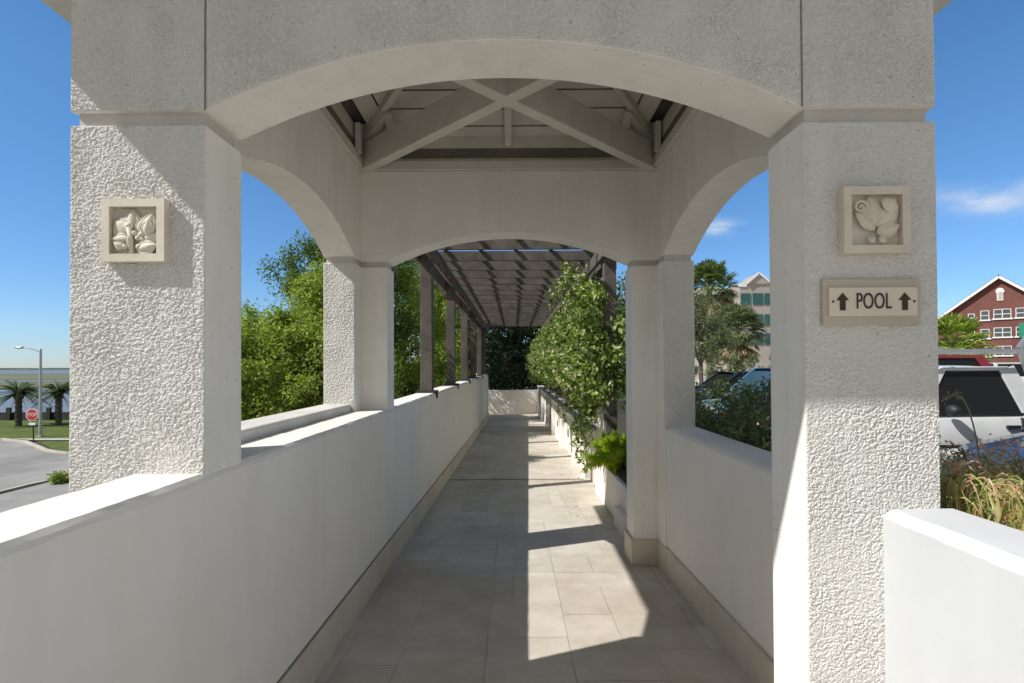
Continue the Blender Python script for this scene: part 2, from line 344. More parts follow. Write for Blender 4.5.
# ------------------------------------------------------------------ PARAPETS, FLOOR
def cap_profile(x0, x1, zb, zt, ch=.02, rnd=.012):
    return [(x0, zb), (x1, zb), (x1, zt - ch), (x1 - ch * .9, zt), (x0 + ch * .6, zt), (x0, zt - ch * .6)]
def wall_run(mb, prof_fn, ys):
    """loft a profile along y; prof_fn(y) -> list of (x, z)"""
    P = np.array([[(x, y, z) for x, z in (lambda pr: pr + pr[:1])(prof_fn(y))] for y in ys]); mb.grid(P, 0, True)
    n = P.shape[1] - 1
    mb.add(P[0, :-1], [tuple(range(n))]); mb.add(P[-1, :-1], [tuple(range(n - 1, -1, -1))])
WLZ = E - .342
def left_prof(y):
    w = 0 if y < 21.5 else ((y - 21.5) / 2) ** 2 * .25
    n = lambda k, a: a * (float(vnoise(np.array(y * 9.0 + k), np.array(k * 3.1))) - .5) + .6 * a * (float(vnoise(np.array(y * 31.0 + k), np.array(k * 1.7))) - .5)
    zt = WLZ + n(1, .0025); x0, x1 = -1.226 - w, -.985 - w
    return [(x0, LOW), (x1, LOW), (x1, zt - .026 + n(7, .007)), (x1 - .006, zt - .012 + n(8, .004)), (x1 - .018 + n(9, .005), zt), (x0 + .012, zt), (x0, zt - .012)]
lw = thing('parapet_wall', 'long white parapet wall along the left side of the walkway', 'wall', (-1.1, 8, floor_z(8)))
mb = MB(); wall_run(mb, left_prof, list(np.linspace(-2.0, 8, 420)) + list(np.linspace(8.1, 21.5, 120)) + list(np.linspace(21.7, 24.2, 14)))
o = mb.build('wall', PLASTER, lw); 
mb = MB()
ys = np.linspace(-2.0, 24.1, 60)
def trim_prof(y):
    w = 0 if y < 21.5 else ((y - 21.5) / 2) ** 2 * .25; z = floor_z(y)
    return [(-.99 - w, z - .06), (-.966 - w, z - .06), (-.966 - w, z + .19), (-.97 - w, z + .197), (-.99 - w, z + .197)]
wall_run(mb, trim_prof, list(ys)); mb.build('skirting', TRIM, lw)
mb = MB(); wall_run(mb, lambda y: (lambda z: [(-.9905, z), (-.9795, z), (-.9795, z + .006), (-.9905, z + .006)])(floor_z(y) + .1965), list(np.linspace(-2, 21.4, 40))); mb.build('shadow_line', plain('gap_shadow', (.2, .175, .135), .9), lw)  # dark strip painted in as the shadow gap above the skirting

rw = thing('parapet_wall', 'short white parapet wall on the right, below the sign pillar', 'wall', (1.25, 1, floor_z(1)))
mb = MB(); RZ = E - .466
wob = lambda y, k, a: a * (float(vnoise(np.array(y * 9.0 + k), np.array(k * 3.1))) - .5) + .6 * a * (float(vnoise(np.array(y * 31.0 + k), np.array(k * 1.7))) - .5)
mb_prof = lambda x0, x1, y=0: [(x0, E - 2.2), (x1, E - 2.2), (x1, RZ - .01), (x1 - .012, RZ), (x0 + .035 + wob(y, 3, .006), RZ + wob(y, 5, .004)), (x0 + .01, RZ - .012 + wob(y, 4, .004)), (x0, RZ - .03 + wob(y, 6, .008))]
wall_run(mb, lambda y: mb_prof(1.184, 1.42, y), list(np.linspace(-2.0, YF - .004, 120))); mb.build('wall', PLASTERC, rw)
mb = MB(); wall_run(mb, lambda y: mb_prof(XR - TH + .012, XR + .005, y), list(np.linspace(YF + TH + .001, YB - TH - .03, 30))); o = mb.build('low_wall', PLASTER, pav)
mb = MB(); wall_run(mb, lambda y: (lambda z: [(1.128, z - .08), (1.15, z - .08), (1.15, z + .2), (1.132, z + .2), (1.128, z + .194)])(floor_z(y)), list(np.linspace(YF + TH + .021, YB - TH - .023, 12))); mb.build('skirting', TRIM, pav)

# walkway floor and the mass that carries it
mb = MB(); P = np.array([[(x, y, floor_z(y)) for x in (-1.28, 0, 1.3)] for y in np.linspace(-3, 26, 59)]); mb.grid(P, 1)
CELL = .15; nx_, ny_ = 16, 192; occ = np.zeros((nx_, ny_), bool); rng = np.random.default_rng(17)
SZ = [(2, 2), (3, 2), (2, 3), (4, 3), (3, 3), (4, 2), (3, 4), (2, 4)]
for j in range(ny_):
    for i in range(nx_):
        if occ[i, j]: continue
        for a_, b_ in [SZ[k] for k in rng.permutation(8)] + [(2, 1), (1, 2), (1, 1)]:
            if i + a_ <= nx_ and j + b_ <= ny_ and not occ[i:i + a_, j:j + b_].any():
                occ[i:i + a_, j:j + b_] = True; break
        g = .0009 + .0014 * (rng.random() < .22); x0, x1, y0, y1 = -1.2 + i * CELL + g, -1.2 + (i + a_) * CELL - g, -2.9 + j * CELL + g, -2.9 + (j + b_) * CELL - g; h = .0022 + .0008 * rng.random()
        mb.add([(x0, y0, floor_z(y0) + h), (x1, y0, floor_z(y0) + h), (x1, y1, floor_z(y1) + h), (x0, y1, floor_z(y1) + h)], [(0, 1, 2, 3)])
struct(mb.build('walkway', [FLOOR, GROUT]))
mb = MB(); mb.prism([(-1.2, -3), (1.28, -3), (1.28, 26), (-1.2, 26)], LOW, lambda x, y: floor_z(y) - .02); struct(mb.build('walkway_base', PLASTER))
mb = MB(); zj = floor_z(8.1); mb.add([(-.965, 8.09, zj + .006), (1.1, 8.09, zj + .006), (1.1, 8.125, zj + .005), (-.965, 8.125, zj + .005)], [(0, 1, 2, 3)])
struct(mb.build('expansion_joint', plain('joint_filler', (.06, .05, .04), .9)))

# end wall
ew = MB(); ew.box(-1.9, 3.2, 25.2, 25.42, LOW, E - 1.13); tag(ew.build('end_wall', PLASTER, bevel=.02), 'low white wall closing the far end of the walkway', 'wall')

# ------------------------------------------------------------------ PERGOLA
perg = thing('pergola', 'brown timber pergola with posts and slatted top beyond the pavilion', 'pergola', (0, 14, floor_z(14)))
PY = [7.0 + 2.7 * i for i in range(6)]
RB = E + 1.52
for y in PY:
    for x in (-1.1, 1.24):
        zb = WLZ if x < 0 else E - .95
        p = MB().box(x - .075, x + .075, y - .075, y + .075, zb, RB - .001).build('post', PERGOLA, perg, bevel=.006)
        if x < 0:
            b = MB().box(x - .12, x + .13, y - .11, y + .11, zb + .002, zb + .03); b.box(x + .117, x + .135, y - .025, y + .025, zb - .07, zb + .028); b.build('base_plate', IRON, p)
            MB().bar((x + .03, y, zb + .14), (x + .09, y, zb + .14), .02, .02).build('bolt', IRON, p)
for x, s in ((-1.1, 1), (1.24, -1)):
    for dx in (-.1, .1):
        MB().box(x + dx - .022, x + dx + .022, 6.2, 21.6, RB - .17, RB - .003).build('beam', PERGOLA, perg, bevel=.004)
ry = 5.6
while ry < 21.8:
    MB().box(-1.5, 1.66, ry - .022, ry + .022, RB, RB + .145).build('rafter', PERGOLA, perg, bevel=.004); ry += .78
for x in (-.97, -.46, .05, .56, 1.06):
    MB().box(x - .03, x + .03, 5.4, 21.8, RB + .1455, RB + .185).build('slat', PERGOLA, perg, bevel=.003)
for y in PY:
    for x, s in ((-1.1, 1), (1.24, -1)):
        MB().bar((x, y + .07, RB - .55), (x, y + .5, RB - .1), .05, .09).build('brace', PERGOLA, perg)

# ------------------------------------------------------------------ RIGHT PLANTER
pl = thing('planter', 'low white planter wall with pilasters along the right side of the walkway', 'planter', (1.2, 14, floor_z(14)))
PT = E - .94
mb = MB(); wall_run(mb, lambda y: [(1.13, E - 2.4), (1.3, E - 2.4), (1.3, PT), (1.15, PT), (1.13, PT - .02)], list(np.linspace(7.85, 25.1, 30))); mb.build('wall', PLASTER, pl)
MB().box(1.08, 1.36, 7.86, 25.0, PT + .001, PT + .035).build('coping', stucco_mat('grey_coping', (.5, .49, .47), (.38, .37, .35), .1, 60), pl, bevel=.008)
for i, y in enumerate([8.3] + [9.7 + 2.7 * k for k in range(6)]):
    zf = floor_z(y)
    q = MB().box(1.06, 1.131, y - .2, y + .2, zf - .1, PT - .005).build('pilaster', PLASTER, pl, bevel=.006)
    MB().box(1.045, 1.129, y - .22, y + .22, zf - .1, zf + .16).build('plinth', PLASTER, q, bevel=.006)
    if i: MB().box(1.12, 1.1295, y - 1.2, y - 1.05, zf + .35, zf + .5).build('wall_vent', IRON, pl)  # small dark vent in the planter wall
mb = MB().box(1.3, 2.1, 7.9, 25, E - 1.3, PT - .06); mb.build('soil', mottled('potting_soil', (.03, .022, .015), (.07, .05, .035), 30, .95, .4, 40), pl)
SOIL = bpy.data.materials['potting_soil']
pb = thing('planter_box', 'tall white planter box right behind the feathery fern', 'planter', (1.5, 7.5, floor_z(7.5)))
b = MB().box(1.19, 1.8, 7.15, 7.84, E - 2.2, E - .52); b.build('box', PLASTER, pb, bevel=.008)
MB().box(1.165, 1.83, 7.125, 7.865, E - .519, E - .47).build('rim', PLASTER, pb, bevel=.008)
pc = thing('planter_box', 'low white planter trough holding the feathery fern', 'planter', (1.4, 6, floor_z(6)))
mb = MB(); mb.box(1.06, 1.8, YB + .012, 7.12, E - 2.1, E - 1.17); mb.build('trough', PLASTER, pc, bevel=.008)
MB().box(1.1, 1.7, YB + .1, 7.0, E - 1.1695, E - 1.13).build('soil', SOIL, pc)
MB().box(1.0, 1.06, 5.1, 5.5, E - 1.8, E - 1.4).build('step_block', PLASTER, pc, bevel=.006)

# ------------------------------------------------------------------ PLAQUES AND SIGN
def petal(mb, cx, cz, L, W, ang, y, h=.012, curl=.004, n=12, rib=True):
    """domed leaf or petal lying on the plane y (raised towards -y); base at (cx, cz), pointing along ang"""
    T = np.linspace(0, 1, n)[:, None]; S = np.linspace(-1, 1, 25)[None, :]
    w = W * np.sin(PI * np.clip(T, .02, .985) ** .8) ** .8
    a = T * L + 0 * S; b = w * S
    hh = h * (1 - S ** 2 * .8) * np.sin(PI * np.clip(T * .95 + .04, 0, 1)) ** .5 + curl * T
    if rib: hh = hh + .004 * np.exp(-(S / .13) ** 2) + .004 * (np.abs(S) > .85) - .0015 * np.cos(S * 14)
    ca, sa = math.cos(ang), math.sin(ang)
    X = cx + a * ca - b * sa; Z = cz + a * sa + b * ca; Y = y - .001 - hh
    mb.grid(np.stack([X, Y, Z], 2), 0, False)
def plaque(label, px, pz, size, kind):
    t = thing('wall_plaque', label, 'plaque', (px, YF - .012, pz - size / 2))
    h = size / 2; f = .025; y0, y1 = YF - .036, YF - .003
    fr = MB()
    for a, b, c, d in ((-h, h, h - f, h), (-h, h, -h, -h + f), (-h, -h + f, -h + f, h - f), (h - f, h, -h + f, h - f)): fr.box(px + a, px + b, y0, y1, pz + c, pz + d)
    fr.build('frame', STONE, t, weld=True)
    MB().box(px - h + f, px + h - f, y0 + .024, y1, pz - h + f, pz + h - f).build('back_panel', STONE, t)
    yb = y0 + .024; mb = MB(); s = size / .213
    if kind == 'orchid':
        P = [(-.014, .0, .07, .03, 88), (-.012, -.012, .07, .04, 140), (-.014, -.03, .062, .026, 178), (.022, -.03, .09, .034, 66), (.03, -.03, .055, .024, 20), (-.012, -.068, .06, .011, 92), (.012, -.066, .066, .026, 14), (-.028, -.062, .04, .013, 150), (.045, -.02, .05, .022, 80)]
        for i, (a, b, l, w, g) in enumerate(P): petal(mb, px + a * s, pz + b * s, l * s * 1.08, w * s * 1.15, math.radians(g), yb - .002 * i, .012)
        st = MB
        mb.tube([(px - .012 * s, yb - .012, pz - .075 * s), (px - .008 * s, yb - .02, pz - .03 * s), (px - .014 * s, yb - .022, pz + .008 * s)], [.008, .006, .009], 8)
        for a, b, r in ((-.016, .014, .013), (.002, -.01, .009), (.024, -.016, .009), (.014, -.026, .008), (.03, -.03, .007), (-.03, -.056, .008), (.018, -.056, .009)): mb.ball((px + a * s, yb - .02, pz + b * s), (r, r * .8, r), 8)
    else:
        P = [(-.0, -.02, .09, .022, 125), (.0, -.02, .1, .026, 100), (.005, -.02, .1, .024, 45), (.0, -.03, .085, .016, 140), (.005, -.04, .075, .02, 18), (-.01, -.05, .03, .01, 250), (.012, -.05, .03, .01, 300), (.03, .03, .045, .022, 55)]
        for i, (a, b, l, w, g) in enumerate(P): petal(mb, px + a * s, pz + b * s, l * s, w * s * 1.3, math.radians(g), yb - .002 * i, .012)
        sp = [(px + (-.048 + .022 * (1 - k / 22) * math.cos(k * .5)) * s, yb - .016, pz + (.042 + .022 * (1 - k / 22) * math.sin(k * .5)) * s) for k in range(22)]
        mb.tube(sp, [.006 * (1 - k / 40) for k in range(22)], 6)
    mb.build('flower_relief' if kind == 'orchid' else 'leaf_relief', STONE, t, smooth=True)
plaque('square cast stone plaque carved with orchid flowers on the sunlit left pillar', -1.204, E + .436, .2, 'orchid')
plaque('square cast stone plaque carved with curling leaves above the pool sign', 1.158, E + .457, .212, 'leaf')
def text_to(mb_parent, s, size, x, y, z, mat, name, sx=1.0, rotz=0):
    cu = bpy.data.curves.new('lettering', 'FONT'); cu.body = s; cu.size = size; cu.align_x = 'CENTER'; cu.align_y = 'CENTER'; cu.extrude = .0015
    tmp = bpy.data.objects.new('tmp_lettering', cu); COL.objects.link(tmp); dg = bpy.context.evaluated_depsgraph_get(); dg.update()
    me = bpy.data.meshes.new_from_object(tmp.evaluated_get(dg)); bpy.data.objects.remove(tmp)
    me.transform(Matrix.Translation((x, y, z)) @ Matrix.Rotation(rotz, 4, 'Z') @ Matrix.Rotation(PI / 2, 4, 'X') @ Matrix.Diagonal((sx, 1, 1, 1)))
    me.materials.clear(); me.materials.append(mat); o = bpy.data.objects.new(name, me); COL.objects.link(o)
    o.parent = mb_parent; o.matrix_parent_inverse = Matrix.Identity(4); o.location = -Vector(mb_parent.get('_o', (0, 0, 0))); return o
sx_, sz_ = 1.149, E + .198
sg = thing('pool_sign', 'tan sign reading POOL between two arrows on the right pillar', 'sign', (sx_, YF - .01, sz_ - .08))
MB().box(sx_ - .157, sx_ + .157, YF - .018, YF - .003, sz_ - .075, sz_ + .075).build('backing', SIGNBACK, sg, bevel=.004)
MB().box(sx_ - .141, sx_ + .141, YF - .026, YF - .017, sz_ - .046, sz_ + .046).build('panel', SIGNFACE, sg, bevel=.003)
text_to(sg, 'POOL', .072, sx_, YF - .027, sz_ - .001, SIGNINK, 'lettering', .6)
for s in (-1, 1):
    ax = sx_ + s * .099; yy = YF - .0265
    a = MB(); pr = [(ax - .009, sz_ - .028), (ax + .009, sz_ - .028), (ax + .009, sz_ + .004), (ax + .02, sz_ + .004), (ax, sz_ + .028), (ax - .02, sz_ + .004), (ax - .009, sz_ + .004)]
    a.extrude(pr, 'y', yy - .0015, yy); a.build('arrow', SIGNINK, sg)
    MB().tube([(sx_ + s * .129, yy - .002, sz_), (sx_ + s * .129, yy + .001, sz_)], .0035, 10).build('screw', SIGNINK, sg)

# ------------------------------------------------------------------ PLANTS
def leaves(mb, C, Nrm, L, W, rng, fold=.25, droop=None, mi=0):
    """C, Nrm: (n,3) leaf bases and facing; L, W arrays of length and width"""
    n = len(C); Nrm = Nrm / np.linalg.norm(Nrm, axis=1, keepdims=True)
    r = rng.normal(size=(n, 3)); 
    if droop is not None: r = r + np.array(droop)
    d = r - Nrm * np.sum(r * Nrm, 1, keepdims=True); d /= np.linalg.norm(d, axis=1, keepdims=True) + 1e-9; s = np.cross(Nrm, d)
    L = np.broadcast_to(L, n)[:, None]; W = np.broadcast_to(W, n)[:, None]
    a = C; b = C + d * L * .45 + s * W + Nrm * W * fold; c = C + d * L - Nrm * L * .12; e = C + d * L * .45 - s * W + Nrm * W * fold
    V = np.stack([a, b, c, e], 1).reshape(-1, 3); o = len(mb.v)
    mb.v.extend(map(tuple, V.tolist())); i = np.arange(n)[:, None] * 4 + np.arange(4)[None, :] + o
    mb.f.extend(map(tuple, i.tolist())); mb.m.extend([mi] * n)
def clump_cloud(mb, centers, radii, per, size, rng, up=.5, squash=1.0, shape=.42, droop=None):
    for c, r in zip(centers, radii):
        n = int(per); dv = rng.normal(size=(n, 3)); dv /= np.linalg.norm(dv, axis=1, keepdims=True); rr = r * rng.random((n, 1)) ** .45
        C = np.array(c) + dv * rr * np.array([1, 1, squash]); nr = dv * .7 + rng.normal(size=(n, 3)) * .6 + np.array([0, 0, up])
        L = size * (.7 + .7 * rng.random(n)); leaves(mb, C, nr, L, L * shape * .5, rng, droop=droop)
def ellipsoid_clumps(c, R, k, rng, lo=.35):
    out = []; rad = []
    while len(out) < k:
        p = rng.uniform(-1, 1, 3); q = np.linalg.norm(p)
        if lo < q < 1: out.append(np.array(c) + p * np.array(R)); rad.append(min(R) * rng.uniform(.2, .42))
    return out, rad
BARK = mottled('bark', (.06, .05, .04), (.14, .12, .095), 12, .9, .5, 40, stretch=(1, 1, .3))
def limb(mb, p, q, r0, r1, rng, wob=.06, n=6):
    p, q = np.array(p, float), np.array(q, float); L = np.linalg.norm(q - p)
    pts = [p + (q - p) * t + (rng.normal(size=3) * wob * L * (0 < t < 1)) for t in np.linspace(0, 1, n)]; mb.tube(pts, list(np.linspace(r0, r1, n)), 7)
def tree(name, label, base, crowns, leafm, seed, size=.09, per=110, dens=30, trunk_r=.12, cat='tree', group=None, up=.5):
    rng = np.random.default_rng(seed); t = thing(name, label, cat, base, group); tr = MB(); cr = MB(); cc = np.mean([c for c, R in crowns], 0)
    fork = np.array([base[0] + (cc[0] - base[0]) * .4, base[1] + (cc[1] - base[1]) * .4, base[2] + (cc[2] - base[2]) * .55])
    limb(tr, base, fork, trunk_r, trunk_r * .75, rng, .02)
    for c, R in crowns:
        ctr, rad = ellipsoid_clumps(c, R, dens, rng); limb(tr, fork, c, trunk_r * .6, trunk_r * .3, rng)
        for q in ctr[::3]: limb(tr, np.array(c) * .6 + fork * .4, q, trunk_r * .25, .008, rng, .06, 5)
        clump_cloud(cr, ctr, rad, per, size, rng, up)
    tr.build('trunk', BARK, t, smooth=True); cr.build('crown', leafm, t); return t
LEAF_LIGHT = leaf_mat('bright_leaves', [(0, (.1, .15, .03)), (.35, (.2, .275, .05)), (.75, (.31, .39, .08)), (1, (.42, .46, .14))], .5)
LEAF_MID = leaf_mat('mid_leaves', [(0, (.045, .09, .02)), (.5, (.1, .165, .033)), (1, (.18, .24, .055))], .4)
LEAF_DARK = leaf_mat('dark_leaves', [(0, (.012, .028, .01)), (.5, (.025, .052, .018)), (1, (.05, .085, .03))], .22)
LEAF_GREY = leaf_mat('greygreen_leaves', [(0, (.09, .12, .055)), (.5, (.15, .19, .085)), (1, (.25, .28, .14))], .35)
LEAF_VINE = leaf_mat('variegated_leaves', [(0, (.05, .1, .018)), (.35, (.13, .21, .035)), (.62, (.24, .32, .06)), (.8, (.44, .48, .18)), (1, (.64, .65, .42))], .4)
LEAF_FERN = leaf_mat('fern_leaves', [(0, (.22, .33, .03)), (.5, (.36, .46, .05)), (1, (.5, .56, .09))], .5)
LEAF_SHADE = leaf_mat('shrub_leaves', [(0, (.05, .075, .03)), (.5, (.12, .155, .06)), (.9, (.21, .25, .1)), (1, (.32, .28, .15))], .35)
LEAF_PALM = leaf_mat('palm_leaves', [(0, (.06, .1, .03)), (.5, (.12, .17, .05)), (1, (.22, .26, .09))], .35)
LEAF_DRY = leaf_mat('dry_fronds', [(0, (.16, .12, .06)), (.5, (.28, .22, .12)), (1, (.4, .33, .2))], .2)

LG = E - 4.8
tree('broadleaf_tree', 'bright yellow green bushy tree filling the left arch beside the parapet', (-4.1, 8.9, LG), [((-4.1, 9.0, E - .2), (1.35, 1.2, 1.3)), ((-3.3, 9.9, E - .6), (1.2, 1.1, 1.3)), ((-4.6, 8.8, E - 1.5), (1.4, 1.2, 1.3)), ((-3.0, 9.2, E + .75), (.8, .8, 1.0)), ((-3.5, 8.6, E - 1.0), (1.1, .9, 1.2)), ((-3.75, 8.3, E + .1), (.9, .8, .75)), ((-2.9, 8.4, E - .2), (.9, .8, .9))], LEAF_LIGHT, 3, .062, 250, 78, .14)
tree('broadleaf_tree', 'tall darker green tree whose pointed top shows in the left arch', (-4.6, 13.5, LG), [((-4.9, 13.2, E + 1.2), (1.1, 1.1, 1.9)), ((-3.9, 13.6, E + 2.2), (.9, .9, 1.25)), ((-5.2, 13.4, E - .6), (1.5, 1.3, 1.6)), ((-3.6, 13.2, E + .6), (1.2, 1, 1.6))], LEAF_MID, 4, .08, 220, 64, .16)
tree('broadleaf_tree', 'leafy green tree seen between the pillar and first pergola post', (-3.4, 15.5, LG), [((-3.1, 15.5, E + 1.4), (1.3, 1.2, 1.8)), ((-2.7, 14.8, E - .5), (1.1, 1, 1.3)), ((-3.6, 15.2, E + 2.9), (1.0, 1.0, 1.1))], LEAF_LIGHT, 5, .08, 200, 60, .14)
tree('broadleaf_tree', 'green tree behind the middle pergola posts on the left', (-3.0, 20, LG), [((-2.8, 19.5, E + .8), (1.2, 1.6, 2.4)), ((-2.6, 18.5, E - .8), (1, 1.4, 1.3)), ((-3.2, 20.5, E + 3), (1.2, 1.3, 1.4))], LEAF_LIGHT, 6, .11, 130, 60, .14)
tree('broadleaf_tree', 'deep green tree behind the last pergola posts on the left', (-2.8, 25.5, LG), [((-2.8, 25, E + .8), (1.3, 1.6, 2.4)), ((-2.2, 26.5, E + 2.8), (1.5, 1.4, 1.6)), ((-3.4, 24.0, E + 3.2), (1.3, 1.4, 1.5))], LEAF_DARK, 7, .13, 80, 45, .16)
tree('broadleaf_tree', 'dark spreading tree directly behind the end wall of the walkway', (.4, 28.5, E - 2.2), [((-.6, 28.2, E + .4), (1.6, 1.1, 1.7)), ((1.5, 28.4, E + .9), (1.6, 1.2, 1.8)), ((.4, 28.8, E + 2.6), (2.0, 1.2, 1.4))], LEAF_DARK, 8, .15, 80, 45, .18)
tree('broadleaf_tree', 'blue green tree rising behind the vine near the far right pillar', (3.6, 24, E - 1.8), [((3.4, 23, E + 1.4), (1.7, 1.5, 1.9)), ((4.6, 24.5, E + 2.4), (1.6, 1.5, 1.6)), ((2.6, 22, E + .4), (1.2, 1.3, 1.4))], LEAF_MID, 9, .13, 80, 45, .16)
tree('feathery_tree', 'grey green feathery tree beyond the parked cars, left of the fan palms', (7.1, 20.5, 0), [((7.0, 20.4, E + 1.5), (1.25, 1.1, 1.35)), ((6.3, 20.8, E + 2.0), (1.1, 1.0, 1.1)), ((7.5, 20.2, E + .8), (.7, .8, .8))], LEAF_GREY, 10, .075, 110, 55, .1)

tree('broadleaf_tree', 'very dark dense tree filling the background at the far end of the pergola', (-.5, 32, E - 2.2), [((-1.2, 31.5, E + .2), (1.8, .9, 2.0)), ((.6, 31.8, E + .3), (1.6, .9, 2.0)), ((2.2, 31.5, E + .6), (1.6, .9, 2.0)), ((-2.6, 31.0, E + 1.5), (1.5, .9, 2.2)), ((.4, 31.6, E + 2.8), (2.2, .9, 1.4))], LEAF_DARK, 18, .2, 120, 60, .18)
# end of walkway: broad-leaved plants over the wall
rng = np.random.default_rng(21)
mb = MB(); pts = [(x, 25.9 + .3 * rng.random(), E - 1.1 + 1.0 * rng.random()) for x in np.linspace(-1.3, 2.6, 30)]
clump_cloud(mb, pts, [.4] * 30, 60, .2, rng, .4); tag(mb.build('shrub', LEAF_DARK), 'dark broad leaved shrub leaning over the far end wall', 'shrub')

# climbing vine over the right side of the pergola
rng = np.random.default_rng(31); vn = thing('climbing_vine', 'dense variegated climbing vine spilling over the right pergola posts and planter', 'vine', (1.4, 9, PT))
cs, rs = [], []
for y in np.arange(7.1, 21, .4):
    for z in np.arange(-.85, 1.5, .34):
        edge = 1.28 - .55 * math.exp(-((z - .1) / .75) ** 2) - .012 * (y - 7) - (.3 if z > .9 and y < 10 else 0)
        if z < -.5: edge = 1.36 + .1 * rng.random()
        for x in (edge + .14, edge + .48):
            if z > 1.0 and rng.random() < .45: continue
            if rng.random() < .14: continue
            if y < 7.9 and z < -.45: continue
            cs.append((x + rng.normal() * .07, y + rng.normal() * .12, E + z + rng.normal() * .1)); rs.append(.16 + .16 * rng.random())
for z in np.arange(-.32, 1.0, .16):
    for x in (1.0, 1.15, 1.3, 1.46):
        if z > .55 and x > 1.1 : continue
        cs.append((x + rng.normal() * .06, 6.95 + rng.normal() * .1, E + z + rng.normal() * .05)); rs.append(.15 + .1 * rng.random())
for y in (7.3, 7.7, 8.1, 8.5):
    for k in range(3): cs.append((1.05 + .12 * rng.normal(), y, E - .35 - .11 * k)); rs.append(.14)
fo = MB(); clump_cloud(fo, cs, rs, 125, .066, rng, .35, 1.0, .62)
for (x, y, z0, ln) in ((.98, 7.5, -.75, .75), (.94, 7.9, -.8, .65), (1.04, 8.2, -.7, .35), (1.0, 7.2, -.6, .45), (.96, 8.6, -.8, .5), (1.05, 9.4, -.9, .3), (1.0, 10.6, -.8, .35), (1.02, 12.2, -.8, .3), (.99, 7.35, -.5, .5)):
    for k in range(int(ln / .03)):
        C = np.array([[x + .03 * math.sin(k * .7), y + .025 * math.cos(k * .9), E + z0 - k * .03]]) + rng.normal(size=(3, 3)) * .022
        leaves(fo, C, rng.normal(size=(3, 3)) + np.array([-.6, -.5, .4]), np.full(3, .065), np.full(3, .02), rng)
for (x, y, z) in ((.72, 8.3, 1.25), (.66, 9, 1.1), (.78, 7.6, 1.35)):
    clump_cloud(fo, [(x, y, E + z)], [.13], 40, .07, rng, .3, 1, .62)
fo.build('foliage', LEAF_VINE, vn)
sm = MB()
for i in range(14):
    y = 7.3 + i * .9; limb(sm, (1.35, y, PT - .03), (1.2 + rng.normal() * .1, y + rng.normal() * .4, E + .9 + .5 * rng.random()), .02, .008, rng, .05, 8)
for (x, y, z0, ln) in ((.98, 7.5, -.75, .75), (.94, 7.9, -.8, .65)): sm.tube([(x + .03 * math.sin(k * .7), y + .025 * math.cos(k * .9), E + z0 - k * .03) for k in range(int(ln / .03))], .004, 5)
sm.build('stem', BARK, vn)
# red flowering creeper on the left beam
fc = thing('flowering_creeper', 'thin creeper with red flowers hanging from the left pergola beam', 'vine', (-.97, 9, RB - .3))
fm = MB(); rng = np.random.default_rng(5); REDFL = leaf_mat('red_petals', [(0, (.2, .015, .015)), (1, (.38, .05, .04))], .3)
cl = [(-.94, 8.4, RB - .2), (-.95, 10.4, RB - .2)]
for c_ in cl:
    fm = MB(); clump_cloud(fm, [c_], [.06], 14, .045, rng, .1, 1, .6); fm.build('flower_cluster', REDFL, fc)
fm = MB(); fm.tube([(-.97, y, RB - .02 - .09 * abs(math.sin(y * 1.7))) for y in np.linspace(7.1, 15, 50)], .006, 5); fm.build('stem', BARK, fc)
# feathery fern in the trough
rng = np.random.default_rng(41); fn = thing('foxtail_fern', 'bright yellow green feathery fern in the low white trough', 'plant', (1.2, 6.3, E - 1.12)); mb = MB()
for i in range(120):
    az = rng.uniform(0, 2 * PI); el = rng.uniform(.15, 1.35); L = rng.uniform(.32, .58); d = np.array([math.cos(az) * math.cos(el), math.sin(az) * math.cos(el), math.sin(el)])
    if d[0] < -.2: L *= .85
    k = 60; T = np.linspace(.1, 1, k)[:, None]; C = np.array([1.2, 6.3 + rng.normal() * .14, E - 1.12]) + d * L * T + np.array([0, 0, -.28 * L]) * T ** 2
    C = np.repeat(C, 3, 0); nr = rng.normal(size=(len(C), 3)) + d * .2; leaves(mb, C, nr,   .06, .0055, rng, droop=tuple(d * .8))
mb.build('fronds', LEAF_FERN, fn)
fl_ = MB(); n = 46; yy_ = rng.uniform(4.8, 17, n); xx_ = 1.02 - np.abs(rng.normal(size=n)) * .22
C = np.stack([xx_, yy_, E - (1.438 + .031 * yy_) + .006], 1); leaves(fl_, C, rng.normal(size=(n, 3)) * .15 + [0, 0, 1], .05 * (.6 + .6 * rng.random(n)), .012, rng)
tag(fl_.build('leaf_litter', LEAF_DRY), 'dry fallen leaves scattered on the paving beside the planter', 'leaf litter', None, 'stuff')
# dark shrub row outside the right-hand arch
rng = np.random.default_rng(51)
def shrub(label, x0, x1, y0, y1, ztop, zlow, n, leafm, seed, size=.07, shape=.3, group=None, per=90):
    rng = np.random.default_rng(seed); t = thing('shrub', label, 'shrub', ((x0 + x1) / 2, (y0 + y1) / 2, zlow), group); mb = MB(); st = MB(); cs, rs = [], []
    for i in range(n):
        x, y = rng.uniform(x0, x1), rng.uniform(y0, y1); z = zlow + (ztop - zlow) * rng.uniform(.25, .95); cs.append((x, y, z)); rs.append(rng.uniform(.12, .26))
        if i % 3 == 0: limb(st, ((x0 + x1) / 2 + rng.normal() * .15, (y0 + y1) / 2 + rng.normal() * .2, zlow), (x, y, z), .014, .005, rng, .05, 5)
    clump_cloud(mb, cs, rs, per, size, rng, .6, 1, shape); mb.build('foliage', leafm, t); st.build('stem', BARK, t); return t
shrub('dark fine leaved shrub pressed against the sill below the right arch', 1.45, 2.5, 3.1, 4.7, E - .1, 0, 60, LEAF_SHADE, 52)
shrub('dark olive shrub just behind the first one, in front of the parked cars', 1.7, 3.0, 4.9, 6.6, E - .22, 0, 60, LEAF_SHADE, 53, .08)
